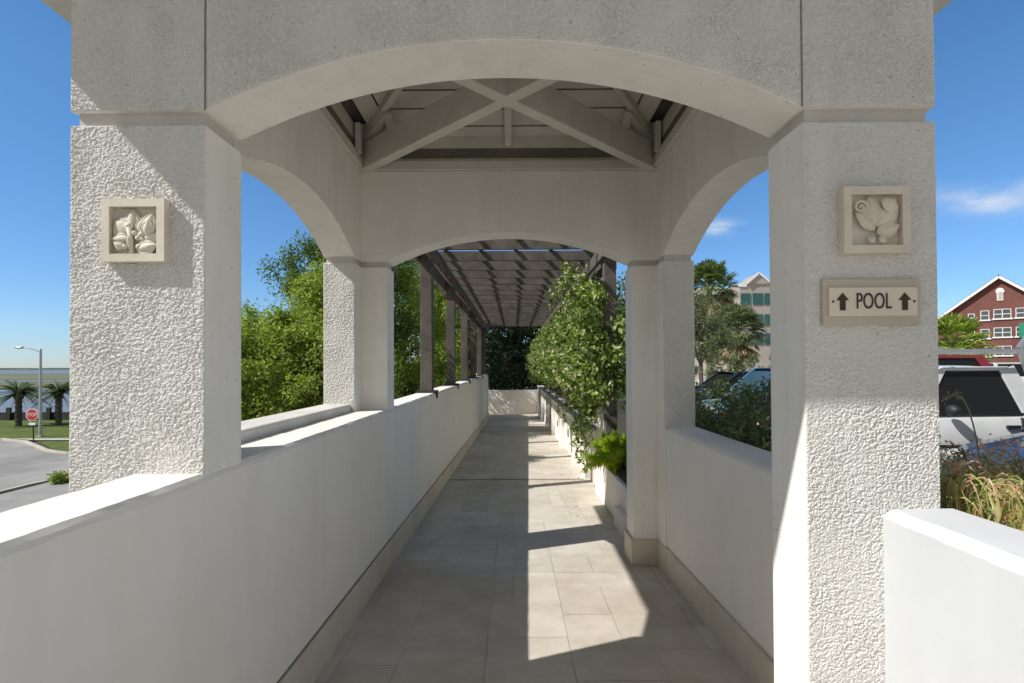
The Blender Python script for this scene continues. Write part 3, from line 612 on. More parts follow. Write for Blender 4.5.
# dry, flowering ground plants beyond the right parapet
rng = np.random.default_rng(61); rp = thing('flowering_plants', 'sunlit tangle of strappy green leaves with dry orange flower heads by the right parapet', 'plant', (1.9, 2.0, 0))
bl = MB(); dr = MB()
for i in range(3400):
    x, y = (rng.uniform(1.44, 2.4), rng.uniform(1.5, 2.6)) if i % 2 else (rng.uniform(1.45, 1.8), rng.uniform(1.25, 1.9)); h = rng.uniform(1.2, 1.62) ; az = rng.uniform(0, 2 * PI); ln = rng.uniform(.06, .2)
    p = np.array([x, y, h - .35]); d = np.array([math.cos(az), math.sin(az), 0]); ln = ln if x + d[0] * ln > 1.45 else min(ln, .5 * max(0, x - 1.43)); w = rng.uniform(.002, .0055); s = np.array([-d[1], d[0], 0]) * w
    ts = np.linspace(0, 1, 6); pts = [p + d * ln * t * (1 if ln > .02 else 1) + np.array([0, 0, .38 * t - .3 * t * t]) for t in ts]
    (bl if rng.random() < .8 else dr).grid(np.array([[q - s * (1 - .8 * t), q + np.array([0, 0, .004]), q + s * (1 - .8 * t)] for q, t in zip(pts, ts)]))
cs = [(rng.uniform(1.6, 2.5), rng.uniform(1.2, 2.7), rng.uniform(.8, 1.2)) for _ in range(90)]
clump_cloud(bl, cs, [.14] * 90, 40, .055, rng, .5, 1, .25)
bl.build('leaves', leaf_mat('strap_leaves', [(0, (.12, .17, .04)), (.4, (.25, .29, .07)), (.7, (.42, .42, .14)), (1, (.62, .5, .25))], .45), rp)
for i in range(110):
    x, y = rng.uniform(1.48, 2.3), rng.uniform(1.4, 2.5); z = rng.uniform(1.2, 1.43)
    n = 16; C = np.tile([x, y, z], (n, 1)) + rng.normal(size=(n, 3)) * .018; leaves(dr, C, rng.normal(size=(n, 3)) + [0, 0, .4], .024, .005, rng)
dr.build('dry_flowers', leaf_mat('dry_flower_heads', [(0, (.5, .22, .13)), (.5, (.62, .4, .27)), (1, (.66, .58, .38))], .4), rp)
for (x, y, z0, dx, h) in ((2.02, 2.35, .9, -.12, .72), (2.32, 2.45, .9, .08, .6), (1.85, 2.2, .9, -.05, .5), (2.1, 2.3, .9, .1, .46)):
    stl = MB()
    pts = [(x + dx * t * t, y, z0 + h * (1 - (1 - t) ** 1.7)) for t in np.linspace(0, 1, 12)]; pts += [(pts[-1][0] + dx * .25, y, pts[-1][2] - .01), (pts[-1][0] + dx * .4, y, pts[-1][2] - .025)]
    stl.tube(pts, .0032, 5); C = np.array(pts[-4:]).repeat(8, 0) + rng.normal(size=(32, 3)) * .008; leaves(stl, C, rng.normal(size=(32, 3)), .022, .004, rng)
    stl.build('flower_stalk', LEAF_DRY, rp)

# palms
def pinnate_palm(label, x, y, zb, h, fl, seed, group, nf=64):
    rng = np.random.default_rng(seed); t = thing('date_palm', label, 'palm', (x, y, zb), group); tr = MB()
    zs = np.linspace(0, h, 16); tr.tube([(x, y, zb + z) for z in zs], [.2 + .05 * (i % 2) + .1 * (i > 12) for i in range(16)], 10); tr.build('trunk', BARK, t)
    fr = MB()
    for i in range(nf):
        az = rng.uniform(0, 2 * PI); el = rng.uniform(-.35, 1.3); L = fl * rng.uniform(.75, 1.1); T = np.linspace(0, 1, 26)
        d = np.array([math.cos(az), math.sin(az)]); r = T * L * math.cos(el); z = T * L * math.sin(el) - .5 * L * T ** 2
        C = np.stack([x + d[0] * r, y + d[1] * r, zb + h + z], 1); fr.tube(C[::5].tolist(), [.03, .025, .02, .015, .008, .005][:len(C[::5])], 4)
        for s in (-1, 1):
            for k in range(2, 26):
                dirv = np.array([-d[1] * s, d[0] * s, -.35]) + np.append(d * .7, .1); ll = .42 * math.sin(PI * (.12 + .85 * T[k])) ** .6
                q = C[k] + dirv / np.linalg.norm(dirv) * ll; w = np.append(d, 0) * .022; w = w * 1.8; fr.add([C[k] - w, C[k] + w, q], [(0, 1, 2)])
    fr.build('crown', LEAF_PALM, t); return t
def fan_palm(label, x, y, zb, h, fl, seed, group=None, nf=46, skirt=True, lm=None):
    rng = np.random.default_rng(seed); t = thing('fan_palm', label, 'palm', (x, y, zb), group); tr = MB()
    tr.tube([(x + .02 * math.sin(i), y, zb + h * i / 14) for i in range(15)], [.24 - .006 * i for i in range(15)], 10); tr.build('trunk', BARK, t)
    g = MB(); dmb = MB()
    for i in range(nf + (24 if skirt else 0)):
        dead = i >= nf; az = rng.uniform(0, 2 * PI); el = rng.uniform(-.4, 1.35) if not dead else rng.uniform(-1.25, -.6); pl_ = fl * rng.uniform(.55, .8)
        d = np.array([math.cos(az) * math.cos(el), math.sin(az) * math.cos(el), math.sin(el)]); c0 = np.array([x, y, zb + h - (.5 * rng.random() if dead else 0)]); hub = c0 + d * pl_ + np.array([0, 0, -.12 * pl_])
        m = g if not dead else dmb; m.tube([c0.tolist(), (c0 + d * pl_ * .5).tolist(), hub.tolist()], .018, 4)
        s = np.cross(d, [0, 0, 1]); s /= np.linalg.norm(s); u = np.cross(s, d); nb_ = 15
        for k in range(nb_):
            a = (k / (nb_ - 1) - .5) * 3.4; bd = d * math.cos(a) + s * math.sin(a) + u * rng.normal() * .1; L = fl * .55 * (.75 + .25 * math.cos(a)) * (1 if not dead else .8)
            q = hub + bd * L + np.array([0, 0, -.22 * L]); mid = hub + bd * L * .55; w = np.cross(bd, u); w = w / (np.linalg.norm(w) + 1e-9) * fl * .05
            m.add([hub, mid - w, q, mid + w], [(0, 1, 2, 3)])
    g.build('crown', lm or LEAF_PALM, t)
    if skirt: dmb.build('dead_fronds', LEAF_DRY, t)
    return t
pinnate_palm('short date palm on the waterfront lawn behind the stop sign', -40.2, 44.5, LG, 2.75, 2.3, 71, 'date palms on the waterfront lawn')
pinnate_palm('short date palm on the waterfront lawn right of the street lamp', -37.2, 44.8, LG, 2.75, 2.2, 72, 'date palms on the waterfront lawn')
fan_palm('shaggy fan palm with dry fronds in front of the tan office building', 11.5, 28, 0, E + 1.8, 1.35, 73, None, 60, True, LEAF_GREY)
fan_palm('taller fan palm above the feathery tree, left of the tan office building', 11.9, 33, 0, E + 4.7, 1.6, 74, None, 60)
fan_palm('yellow green fan palm in front of the red brick gable', 36.3, 45, 0, E + 1.6, 2.5, 75, None, 60, False, LEAF_LIGHT)
for i, (x, y, zt, w, lb) in enumerate(((9.2, 25, .5, 1.6, 'pale clipped hedge under the feathery tree'), (12.5, 26, .6, 1.8, 'pale clipped hedge under the shaggy fan palm'), (33.5, 46, 1.7, 1.5, 'round dark bush left of the palm by the brick building'))):
    shrub(lb, x - w, x + w, y - .5, y + .5, E + zt, 0, 46, LEAF_GREY if i < 2 else LEAF_DARK, 80 + i, .14, .5, per=50)
shrub('leafy green bush beside the kerb below the left pillar', -18.6, -17.4, 22.0, 23.0, LG + .5, LG, 20, LEAF_LIGHT, 90, .13, .5)

# ------------------------------------------------------------------ LAND, SEA, ROAD
GRASS = mottled('grass', (.055, .085, .012), (.115, .15, .022), 1.2, .95, .3, 30, detail=10)
DIRT = mottled('ground_earth', (.07, .065, .04), (.11, .1, .06), .8, .95, .2, 12, detail=10)
ASPH = mottled('asphalt_sunbleached', (.2, .193, .18), (.33, .315, .29), .3, .9, .15, 60, detail=10)
ASPH2 = mottled('bounce_pale_car_park', (.48, .445, .385), (.56, .52, .45), .6, .9, .2, 60, detail=10)  # car park tone paled so it bounces warm light onto the walls
CONC = mottled('concrete', (.42, .385, .33), (.52, .48, .41), 1.5, .85, .1, 40)
mb = MB(); HI = 0.0; B = 4000
for (x0, x1, y0, y1, z) in ((-B, 1.25, -300, 51, LG), (1.25, B, -300, B, HI - .02)):
    mb.add([(x0, y0, z), (x1, y0, z), (x1, y1, z), (x0, y1, z)], [(0, 1, 2, 3)])
mb.add([(-B, 51, LG), (1.25, 51, LG), (1.25, 53, LG - 2.2), (-B, 53, LG - 2.2)], [(0, 1, 2, 3)])
mb.add([(-B, 53, LG - 2.2), (1.25, 53, LG - 2.2), (1.25, B, LG - 2.2), (-B, B, LG - 2.2)], [(0, 1, 2, 3)])
mb.add([(1.25, -300, LG), (1.25, -300, HI - .02), (1.25, B, HI - .02), (1.25, B, LG - 2.2), (1.25, 53, LG - 2.2), (1.25, 51, LG)], [(0, 1, 2, 3, 4, 5)])
struct(mb.build('ground', DIRT))
def sheet(name, poly, z, mat):
    m = MB().add([(*p, z) for p in poly], [tuple(range(len(poly)))]); return struct(m.build(name, mat))
sheet('lawn', [(-200, 36.6), (-20, 36.6), (-3, 36), (-3, 50.6), (-200, 50.6)], LG + .1, GRASS)
sheet('lawn', [(-30.6, 35.2), (-26.8, 31.8), (-24.7, 30.6), (-20, 29.9), (-4, 29.4), (-4, 34.6), (-20, 34.9)], LG + .11, GRASS)
sheet('road', [(-200, -150), (-19.6, -150), (-19.6, 22), (-19.0, 26), (-16, 29.2), (-20, 29.6), (-24.7, 30.2), (-26.9, 31.4), (-31.3, 35.1), (-34, 36.4), (-200, 36.4)], LG + .004, ASPH)
sheet('pavement', [(-19.4, -150), (-14.5, -150), (-14.5, 24), (-19.0, 24)], LG + .13, mottled('grey_paving', (.24, .235, .22), (.31, .3, .28), 1.2, .9, .1, 30))
sheet('pavement', [(-31.2, 35.6), (-20, 35.2), (-4, 34.9), (-4, 35.9), (-20, 36.3), (-33.5, 36.5)], LG + .12, CONC)
def kerb(path, w=.16, h=.14):
    m = MB()
    for p, q in zip(path, path[1:]): m.bar((*p, LG + h / 2), (*q, LG + h / 2), w, h)
    return struct(m.build('kerb', CONC))
kerb([(-19.5, -60), (-19.5, 22), (-18.9, 26), (-16, 29.2)]); kerb([(-200, 36.5), (-34, 36.5), (-31.3, 35.2), (-26.85, 31.5), (-24.7, 30.35), (-20, 29.7), (-16, 29.4)])
WATER, nt, bs = new_mat('bay_water'); bs.inputs['Base Color'].default_value = (.17, .19, .2, 1); bs.inputs['Roughness'].default_value = .4; bs.inputs['Specular IOR Level'].default_value = .3
tc = N(nt, 'ShaderNodeTexCoord'); mp = N(nt, 'ShaderNodeMapping'); mp.inputs['Scale'].default_value = (.25, 1, 1); nt.links.new(tc.outputs['Object'], mp.inputs[0])
nz = N(nt, 'ShaderNodeTexNoise', i_Scale=1.2, i_Detail=6.0); nt.links.new(mp.outputs[0], nz.inputs['Vector']); bn = N(nt, 'ShaderNodeBump', i_Strength=.5, i_Distance=.3); nt.links.new(nz.outputs[0], bn.inputs['Height']); nt.links.new(bn.outputs[0], bs.inputs['Normal'])
sheet('sea', [(-B, 52), (1.24, 52), (1.24, B), (-B, B)], LG - .7, WATER)
MARSH = mottled('marsh_grass', (.1, .115, .065), (.17, .175, .1), .02, .95, 0, 1, detail=8)
for k, (y0, y1, xs) in enumerate(((150, 210, -330), (260, 520, -900))):
    rng = np.random.default_rng(100 + k); top = [(x, y1 + rng.uniform(-12, 12)) for x in np.linspace(0 - 5, xs * 1.6, 24)]; bot = [(x, y0 + rng.uniform(-14, 14)) for x in np.linspace(xs * 1.6, -5, 24)]
    m = MB(); m.prism(bot + top, LG - .9, LG - .45); struct(m.build('marsh', MARSH))
fs = MB(); rng = np.random.default_rng(9); X = np.linspace(-3600, -10, 240); H = 3.0 + 3.2 * vnoise(X * .012, X * 0 + .5) + 1.2 * vnoise(X * .07, X * 0 + 3)
fs.grid(np.array([[(x, 1500, LG - .8) for x in X], [(x, 1530, LG - .8 + h) for x, h in zip(X, H)], [(x, 1700, LG - .8 + h * .9) for x, h in zip(X, H)], [(x, 1760, LG - .8) for x in X]]), 0, True)
struct(fs.build('far_shore', mottled('far_woods', (.055, .075, .06), (.1, .12, .09), .03, .95)))
# seawall railing
sr = thing('seawall_fence', 'low dark fence with posts along the edge of the water', 'fence', (-38, 49.5, LG + .1))
m = MB().box(-75, -5, 49.45, 49.55, LG + .1, LG + .72); m.box(-75, -5, 49.43, 49.57, LG + .73, LG + .8); m.build('panel', plain('fence_boards', (.03, .032, .035), .8), sr)
for i in range(14): MB().box(-60 + i * 3.6, -59.65 + i * 3.6, 49.2, 49.42, LG + .1, LG + 1.25).build('post', IRON, sr)
# street lamp
sl = thing('street_lamp', 'tall grey street lamp with curved arm above the corner lawn', 'street lamp', (-32.3, 37.4, LG + .1))
lx, ly, lz = -32.3, 37.4, LG + .1
MB().tube([(lx, ly, lz), (lx, ly, lz + 6.0)], [.11, .07], 10).build('pole', GALV, sl)
MB().tube([(lx, ly, lz + 5.75), (lx - .3, ly, lz + 5.9), (lx - .8, ly, lz + 6.07), (lx - 1.2, ly, lz + 6.11)], [.045] * 4, 8).build('arm', GALV, sl)
h_ = MB(); h_.ball((lx - 1.45, ly, lz + 6.11), (.36, .13, .09)); h_.build('lamp_head', GALV, sl, smooth=True)
MB().box(lx - .17, lx + .17, ly - .17, ly + .17, lz - .02, lz + .08).build('base', CONC, sl)
# stop sign
sx, sy = -30.3, 34.6; st = thing('stop_sign', 'red octagonal stop sign at the street corner', 'sign', (sx, sy, LG + .1))
MB().tube([(sx, sy, LG), (sx - .06, sy, LG + 2.05)], .035, 8).build('post', IRON, st)
oc = lambda r: [(sx - .06 + r * math.cos(PI / 8 + k * PI / 4), LG + 1.85 + r * math.sin(PI / 8 + k * PI / 4)) for k in range(8)]
m = MB().extrude(oc(.41), 'y', sy - .062, sy - .04); m.build('border', plain('sign_white', (.75, .75, .74), .4), st)
m = MB().extrude(oc(.365), 'y', sy - .068, sy - .0625); m.build('face', plain('sign_red', (.45, .03, .035), .4), st)
text_to(st, 'STOP', .3, sx - .06, sy - .07, LG + 1.85, bpy.data.materials['sign_white'], 'lettering', .85)
MB().box(sx - .26, sx + .14, sy - .06, sy - .04, LG + 1.2, LG + 1.36).build('plate', bpy.data.materials['sign_white'], st)

mb = MB(); mb.box(-7, 1.24, -16, -3.01, LG, floor_z(-3) - .003); struct(mb.build('bounce_slab', ASPH))  # unseen slab added behind the camera to bounce light on the front
# car park on the right
sheet('car_park', [(3.0, -40), (90, -40), (90, 62), (3.0, 62)], .004, ASPH2)
m = MB(); m.box(2.86, 3.0, -40, 62, -.05, .14); struct(m.build('kerb', CONC))
BAYP = plain('bay_paint', (.7, .7, .68), .7)
mk = MB()
for i in range(8): yy = 4.05 + i * 2.65; mk.add([(3.1, yy, .008), (8.2, yy, .008), (8.2, yy + .1, .008), (3.1, yy + .1, .008)], [(0, 1, 2, 3)])
struct(mk.build('bay_lines', BAYP))

# ------------------------------------------------------------------ VEHICLES
GLASS = plain('tinted_glass', (.012, .013, .013), .12, 0, .25); GLASSB = plain('reflective_glass', (.05, .1, .14), .05, .35, .9); TYRE = plain('tyre_rubber', (.02, .02, .02), .85); RIM = plain('alloy_rim', (.4, .4, .41), .35, .8); LAMP = plain('lamp_lens', (.6, .6, .6), .1, .2); RED = plain('tail_lens', (.35, .01, .01), .15); BLACKP = plain('black_plastic', (.02, .02, .021), .55)
def vehicle(name, label, cat, nose, yc, paint, prof, green, W, L, wheels, group, flip=False, glass=GLASS, roofh=None, gr=.33):
    """nose points to -x. prof: [(x, top z)] of the lower body, green: (base front x, roof front x, roof rear x, base rear x, belt z, roof z)"""
    t = thing(name, label, cat, (nose + L / 2 * (1 if not flip else -1), yc, .01), group)
    fx = (lambda x: nose + x) if not flip else (lambda x: nose - x); h = W / 2
    secs = []
    xs = np.linspace(0, L, 41); px_, pz_ = zip(*prof); tops = np.interp(xs, px_, pz_)
    for x, zt in zip(xs, tops):
        e = min(1, min(x, L - x) / .35); k = .86 + .14 * math.sin(e * PI / 2); b = .28 + .1 * (1 - e)
        pts = [(-h * k * .93, b), (-h * k, b + .18), (-h * k, (b + zt) / 2 + .05), (-h * k * .965, zt - .1), (-h * k * .9, zt - .02), (-h * k * .6, zt + .012), (0, zt + .02)]
        pts += [(-a, z) for a, z in pts[-2::-1]] + [(h * k * .5, b - .02), (-h * k * .5, b - .02), pts[0]]
        secs.append([(fx(x), yc + a, z) for a, z in pts])
    P = np.array(secs); m = MB(); m.grid(P, 0, flip); n = P.shape[1] - 1
    m.add(P[0, :-1], [tuple(range(n))]); m.add(P[-1, :-1], [tuple(range(n - 1, -1, -1))])
    body = m.build('body', paint, t, smooth=True)
    b0, r0, r1, b1, zb, zr = green; wb, wt = h * .93, h * .76
    G = lambda x, s, z, w: (fx(x), yc + s * w, z)
    gl = MB(); v = [G(b0, -1, zb, wb), G(b1, -1, zb, wb), G(r1, -1, zr, wt), G(r0, -1, zr, wt), G(b0, 1, zb, wb), G(b1, 1, zb, wb), G(r1, 1, zr, wt), G(r0, 1, zr, wt)]
    gl.add(v, [(0, 1, 2, 3), (5, 4, 7, 6), (4, 0, 3, 7), (1, 5, 6, 2)]); gl.build('window', glass, t)
    rf = MB(); nx = 9; rows = []
    for s in np.linspace(-1, 1, 9):
        rows.append([(fx(x), yc + s * (wt + .02), zr + .055 * (1 - s ** 4) - .02 * abs(2 * (x - r0) / (r1 - r0) - 1) ** 3) for x in np.linspace(r0 - .06, r1 + .06, nx)])
    rf.grid(np.array(rows), 0, flip); rf.grid(np.array(rows) - [0, 0, .035], 0, not flip)
    for (p, q) in ((v[0], v[3]), (v[1], v[2]), (v[4], v[7]), (v[5], v[6])): pass
    rf.build('roof', paint, t, smooth=True)
    for s in (-1, 1):
        def pil(nm, p, q, w, mt):
            MB().bar(p, q, .035, w, up=(1, 0, 0)).build(nm, mt, t, bevel=.01)
        pil('pillar', G(b0 - .02, s, zb - .03, wb + .005), G(r0, s, zr + .02, wt + .005), .08, paint); pil('pillar', G(b1, s, zb - .03, wb + .005), G(r1, s, zr + .02, wt + .005), .16 if cat != 'pickup truck' else .22, paint)
        MB().bar(G(r0 - .02, s, zr + .01, wt + .008), G(r1 + .02, s, zr + .01, wt + .008), .035, .06).build('roof_rail', paint, t, bevel=.01)
        if r1 - r0 > 1.0:
            xm = (b0 + b1) / 2 + .05; pil('pillar', G(xm, s, zb - .02, wb + .006), G(xm, s, zr + .01, wt + .006), .09, BLACKP)
        m = MB(); m.ball(G(b0 + .28, s, zb + .07, h + .1), (.07, .1, .075), 8); m.build('mirror', BLACKP if cat == 'pickup truck' else paint, t, smooth=True)
        m = MB(); m.box(*sorted((fx(b0 + 1.05), fx(b0 + 1.22))), *sorted((yc + s * (h - .012), yc + s * (h + .022))), zb - .17, zb - .135); m.build('door_handle', BLACKP, t)
        m = MB(); m.box(*sorted((fx(.03), fx(.3))), *sorted((yc + s * h * .55, yc + s * h * .9)), .62, .76); m.build('headlight', LAMP, t, bevel=.02)
        m = MB(); m.box(*sorted((fx(L - .14), fx(L + .005))), *sorted((yc + s * h * .7, yc + s * h * .9)), .75, .98); m.build('tail_light', RED, t, bevel=.02)
    for wx in wheels:
        for s in (-1, 1):
            w = MB(); yy = yc + s * (h - .1); w.tube([(fx(wx), yy - .11, gr), (fx(wx), yy - .085, gr), (fx(wx), yy + .085, gr), (fx(wx), yy + .11, gr)], [gr - .03, gr, gr, gr - .03], 22)
            wo = w.build('wheel', TYRE, t, smooth=False); rr = MB(); rr.tube([(fx(wx), yy + s * .1, gr), (fx(wx), yy + s * .118, gr)], [gr * .66, gr * .6], 16); rr.build('rim', RIM, wo)
            wa = MB(); wa.tube([(fx(wx), yc + s * (h - .02), gr + .02), (fx(wx), yc + s * (h + .006), gr + .02)], gr + .07, 22); wa.build('wheel_arch', BLACKP, t)
    m = MB(); m.box(*sorted((fx(-.03), fx(.12))), yc - h * .82, yc + h * .82, .3, .5); m.build('bumper', BLACKP, t, bevel=.03)
    return t, fx
GP = 'cars parked nose in beside the walkway'; WHITE = plain('white_car_paint', (.62, .63, .62), .3, 0, .5, .6); BLUE = plain('blue_car_paint', (.03, .06, .14), .3, .1, .5, .8); REDP = plain('red_car_paint', (.22, .012, .022), .3, .1, .5, .8); NAVY = plain('navy_car_paint', (.02, .028, .05), .25, .2, .5, .9); LBLUE = plain('light_blue_car_paint', (.1, .26, .42), .3, .2, .5, .8); SILV = plain('silver_car_paint', (.42, .43, .44), .3, .5, .5, .5)
sed = [(0, .68), (.25, .82), (.9, .95), (1.2, 1.0), (3.3, 1.0), (3.5, 1.0), (4.2, .98), (4.4, .75)]
vehicle('parked_car', 'blue car behind the dry flowers, nearest of the parked cars', 'car', 4.95, 5.6, BLUE, sed, (1.05, 1.75, 3.1, 3.8, .98, 1.42), 1.72, 4.3, (.8, 3.4), GP, glass=GLASSB)
tk, fx = vehicle('pickup_truck', 'white pickup truck with dark side window and a ladder rack', 'pickup truck', 3.95, 8.0, WHITE, [(0, .85), (.2, 1.0), (1.2, 1.1), (2.7, 1.12), (2.85, 1.12), (5.2, 1.12), (5.3, .9)], (1.35, 1.76, 2.6, 2.79, 1.08, 1.665), 1.9, 5.3, (.95, 4.2), GP, gr=.38)
hy = 8.0 - .95
for xx in (1.42, 2.62): MB().box(3.95 + xx - .006, 3.95 + xx + .006, hy - .004, hy + .05, .52, 1.04).build('door_seam', BLACKP, tk)
MB().box(3.95 + .35, 3.95 + 5.1, hy - .012, hy + .03, .66, .7).build('side_moulding', BLACKP, tk)
MB().box(3.95 + 1.3, 3.95 + 2.78, hy + .05, hy + .09, 1.075, 1.1).build('window_seal', BLACKP, tk)
for s in (-1, 1):
    yy = 8.0 + s * .86; 
    MB().bar((4.9, yy, E + .165), (9.3, yy, E + .165), .035, .04).build('rack_rail', GALV, tk)
    for xx in (6.72, 9.0): MB().bar((xx + (.18 if xx < 7 else 0), yy, 1.1), (xx - (.1 if xx < 7 else 0), yy, E + .15), .04, .055).build('rack_post', GALV, tk)
for xx in (5.6, 7.6, 9.0): MB().bar((xx, 8.0 - .88, E + .2), (xx, 8.0 + .88, E + .2), .03, .03).build('rack_crossbar', GALV, tk)
MB().bar((6.62, 8.0 - .84, E + .19), (6.75, 8.0 - .84, E + .36), .05, .05).build('rack_stop', GALV, tk)
suv = [(0, .8), (.2, 1.02), (.95, 1.14), (1.25, 1.18), (4.3, 1.18), (4.6, 1.0), (4.65, .8)]
vehicle('parked_car', 'tall dark red car behind the white pickup truck', 'car', 4.35, 10.65, REDP, suv, (1.2, 2.0, 4.1, 4.55, 1.16, 1.86), 1.85, 4.65, (.9, 3.8), GP)
vehicle('parked_car', 'light blue car showing behind the dark shrub in the right arch', 'car', 4.45, 13.3, LBLUE, sed, (1.0, 1.75, 3.1, 3.8, .98, 1.62), 1.75, 4.3, (.8, 3.4), GP, glass=GLASSB)
vehicle('parked_car', 'dark navy car beyond the light blue one, next to the far right pillar', 'car', 4.5, 16.0, NAVY, sed, (1.05, 1.8, 3.1, 3.85, .98, 1.5), 1.75, 4.35, (.8, 3.45), GP)
van = [(0, .8), (.2, 1.0), (.8, 1.15), (1.0, 1.2), (4.7, 1.2), (4.8, .9)]
GF = 'vehicles parked on the far side of the car park'
vehicle('passenger_van', 'white passenger van parked behind the pickup truck before the brick building', 'van', 26.0, 25.0, WHITE, van, (.7, 1.2, 4.6, 4.75, 1.15, 1.72), 1.95, 4.8, (.9, 3.9), GF, True)
vehicle('parked_car', 'silver car standing on the far side of the car park', 'car', 26.4, 28.2, SILV, sed, (1.05, 1.75, 3.1, 3.8, .98, 1.45), 1.75, 4.3, (.8, 3.4), GF, True)

# ------------------------------------------------------------------ BUILDINGS
def brick_mat():
    m, nt, bs = new_mat('red_brick'); L = nt.links.new; tc = N(nt, 'ShaderNodeTexCoord'); mp = N(nt, 'ShaderNodeMapping'); mp.inputs['Rotation'].default_value = (PI / 2, 0, 0); L(tc.outputs['Object'], mp.inputs[0])
    br = N(nt, 'ShaderNodeTexBrick'); br.inputs['Color1'].default_value = (.165, .05, .04, 1); br.inputs['Color2'].default_value = (.125, .04, .033, 1); br.inputs['Mortar'].default_value = (.2, .12, .1, 1)
    br.inputs['Scale'].default_value = 1; br.inputs['Brick Width'].default_value = .4; br.inputs['Row Height'].default_value = .13; br.inputs['Mortar Size'].default_value = .012; L(mp.outputs[0], br.inputs['Vector'])
    nz = N(nt, 'ShaderNodeTexNoise', i_Scale=.6, i_Detail=6.0); L(tc.outputs['Object'], nz.inputs['Vector']); r = ramp(nt, [(.3, (.85, .82, .8)), (.7, (1.1, 1.1, 1.1))]); L(nz.outputs[0], r.inputs[0])
    mx = N(nt, 'ShaderNodeMixRGB', blend_type='MULTIPLY', i_0=1.0); L(br.outputs[0], mx.inputs[1]); L(r.outputs[0], mx.inputs[2]); L(mx.outputs[0], bs.inputs['Base Color']); bs.inputs['Roughness'].default_value = .9; return m
BRICK = brick_mat(); WTRIM = plain('white_trim', (.72, .71, .69), .6); PANE = plain('window_pane', (.06, .075, .085), .08, .1, .8); GREENG = plain('green_glass', (.025, .115, .125), .08, .35, .9); TAN = mottled('tan_precast', (.31, .285, .262), (.375, .345, .318), .5, .85); TANL = mottled('pale_precast', (.47, .43, .395), (.53, .485, .45), .5, .85)
ROOF = mottled('roof_shingle', (.09, .085, .08), (.15, .14, .13), 2, .9)
by = 70.0; bx = 62.3; hw = 8.4; slope = .81; apz = E + 11.0; ez = apz - hw * slope
bb = thing('brick_building', 'red brick building with a white edged gable behind the car park', 'building', (bx, by, 0)); BROT = math.radians(-40)
bb.rotation_euler = (0, 0, BROT)
m = MB(); pr = [(bx - hw, 0), (bx + hw, 0), (bx + hw, ez), (bx, apz), (bx - hw, ez)]; m.extrude(pr, 'y', by, by + 18); m.build('wall', BRICK, bb)
m = MB()
for s in (-1, 1):
    a = Vector((bx, by - .5, apz + .12)); b = Vector((bx + s * (hw + .5), by - .5, ez - .29)); c = b + Vector((0, 19, 0)); d = a + Vector((0, 19, 0)); up = Vector((0, 0, .18))
    m.add([a, b, c, d, a + up, b + up, c + up, d + up], [(0, 1, 2, 3), (4, 7, 6, 5), (0, 4, 5, 1), (1, 5, 6, 2), (2, 6, 7, 3), (3, 7, 4, 0)])
m.build('roof', ROOF, bb)
m = MB()
for s in (-1, 1): m.bar((bx + s * .0, by - .56, apz + .0), (bx + s * (hw + .55), by - .56, ez - .42), .1, .32, up=(0, 0, 1))
m.build('gable_trim', WTRIM, bb)
def window(par, x, z, w, h, y, pane, frame, lights=1, sill=True, fw=.12):
    f = MB(); f.box(x - w / 2, x + w / 2, y - .08, y + .02, z + h / 2 - fw, z + h / 2); f.box(x - w / 2, x + w / 2, y - .08, y + .02, z - h / 2, z - h / 2 + fw)
    for k in range(lights + 1): xx = x - w / 2 + fw / 2 + (w - fw) * k / lights; f.box(xx - fw / 2, xx + fw / 2, y - .079, y + .02, z - h / 2 + fw, z + h / 2 - fw)
    f.box(x - w / 2 + fw, x + w / 2 - fw, y - .06, y + .02, z - .04, z + .04)
    if sill: f.box(x - w / 2 - .15, x + w / 2 + .15, y - .16, y - .081, z - h / 2 - .08, z - h / 2 + .1)
    fo_ = f.build('window', frame, par); MB().box(x - w / 2 + fw, x + w / 2 - fw, y - .05, y - .012, z - h / 2 + fw, z + h / 2 - fw).build('pane', pane, fo_); return fo_
U = lambda px, yy: (px - 513) / 547 * yy
def BW(px, py):
    k = (px - 513) / 547; ca, sa = math.cos(BROT), math.sin(BROT); u = (k * by - bx) / (ca - k * sa); return bx + u, E + (362 - py) / 547 * (by + u * sa)
for (pxs, pys, w, h, l) in ((972, 317, .75, 1.2, 1), (985.5, 314.5, .95, 1.35, 1), (1003, 313, 1.85, 1.35, 2), (1021, 312, .95, 1.35, 1), (1003, 331.5, 1.85, 1.35, 2), (985.5, 333, .95, 1.35, 1), (972, 334, .75, 1.3, 1), (1021, 331, .95, 1.35, 1), (1003, 350, 1.85, 1.35, 2), (985.5, 351, .95, 1.35, 1)):
    window(bb, *BW(pxs, pys), w * .92, h * .95, by, PANE, WTRIM, l, True, .075)
m = MB(); vx, vz = BW(1001, 294)
m.box(vx - .3, vx + .3, by - .1, by + .02, vz - .7, vz + .5); m.tube([(vx, by - .09, vz + .5), (vx, by + .02, vz + .5)], .42, 16); v_ = m.build('gable_vent', WTRIM, bb)
MB().box(vx - .2, vx + .2, by - .16, by - .11, vz - .5, vz + .4).build('louvre', plain('vent_grey', (.4, .38, .36), .7), v_)
m = MB(); gx, gz = BW(1024, 330); m.box(gx - .5, gx + 1.2, by - 1.5, by - 1.35, gz - .9, gz + .9); m.build('awning', plain('green_awning', (.01, .2, .12), .6), bb, bevel=.02)
ob = thing('office_building', 'tan office building with bands of green glass windows', 'building', (29, 66, 0)); oy = 60.0
tz = E + 8.85; x0, x1 = U(740.5, oy), 33.0
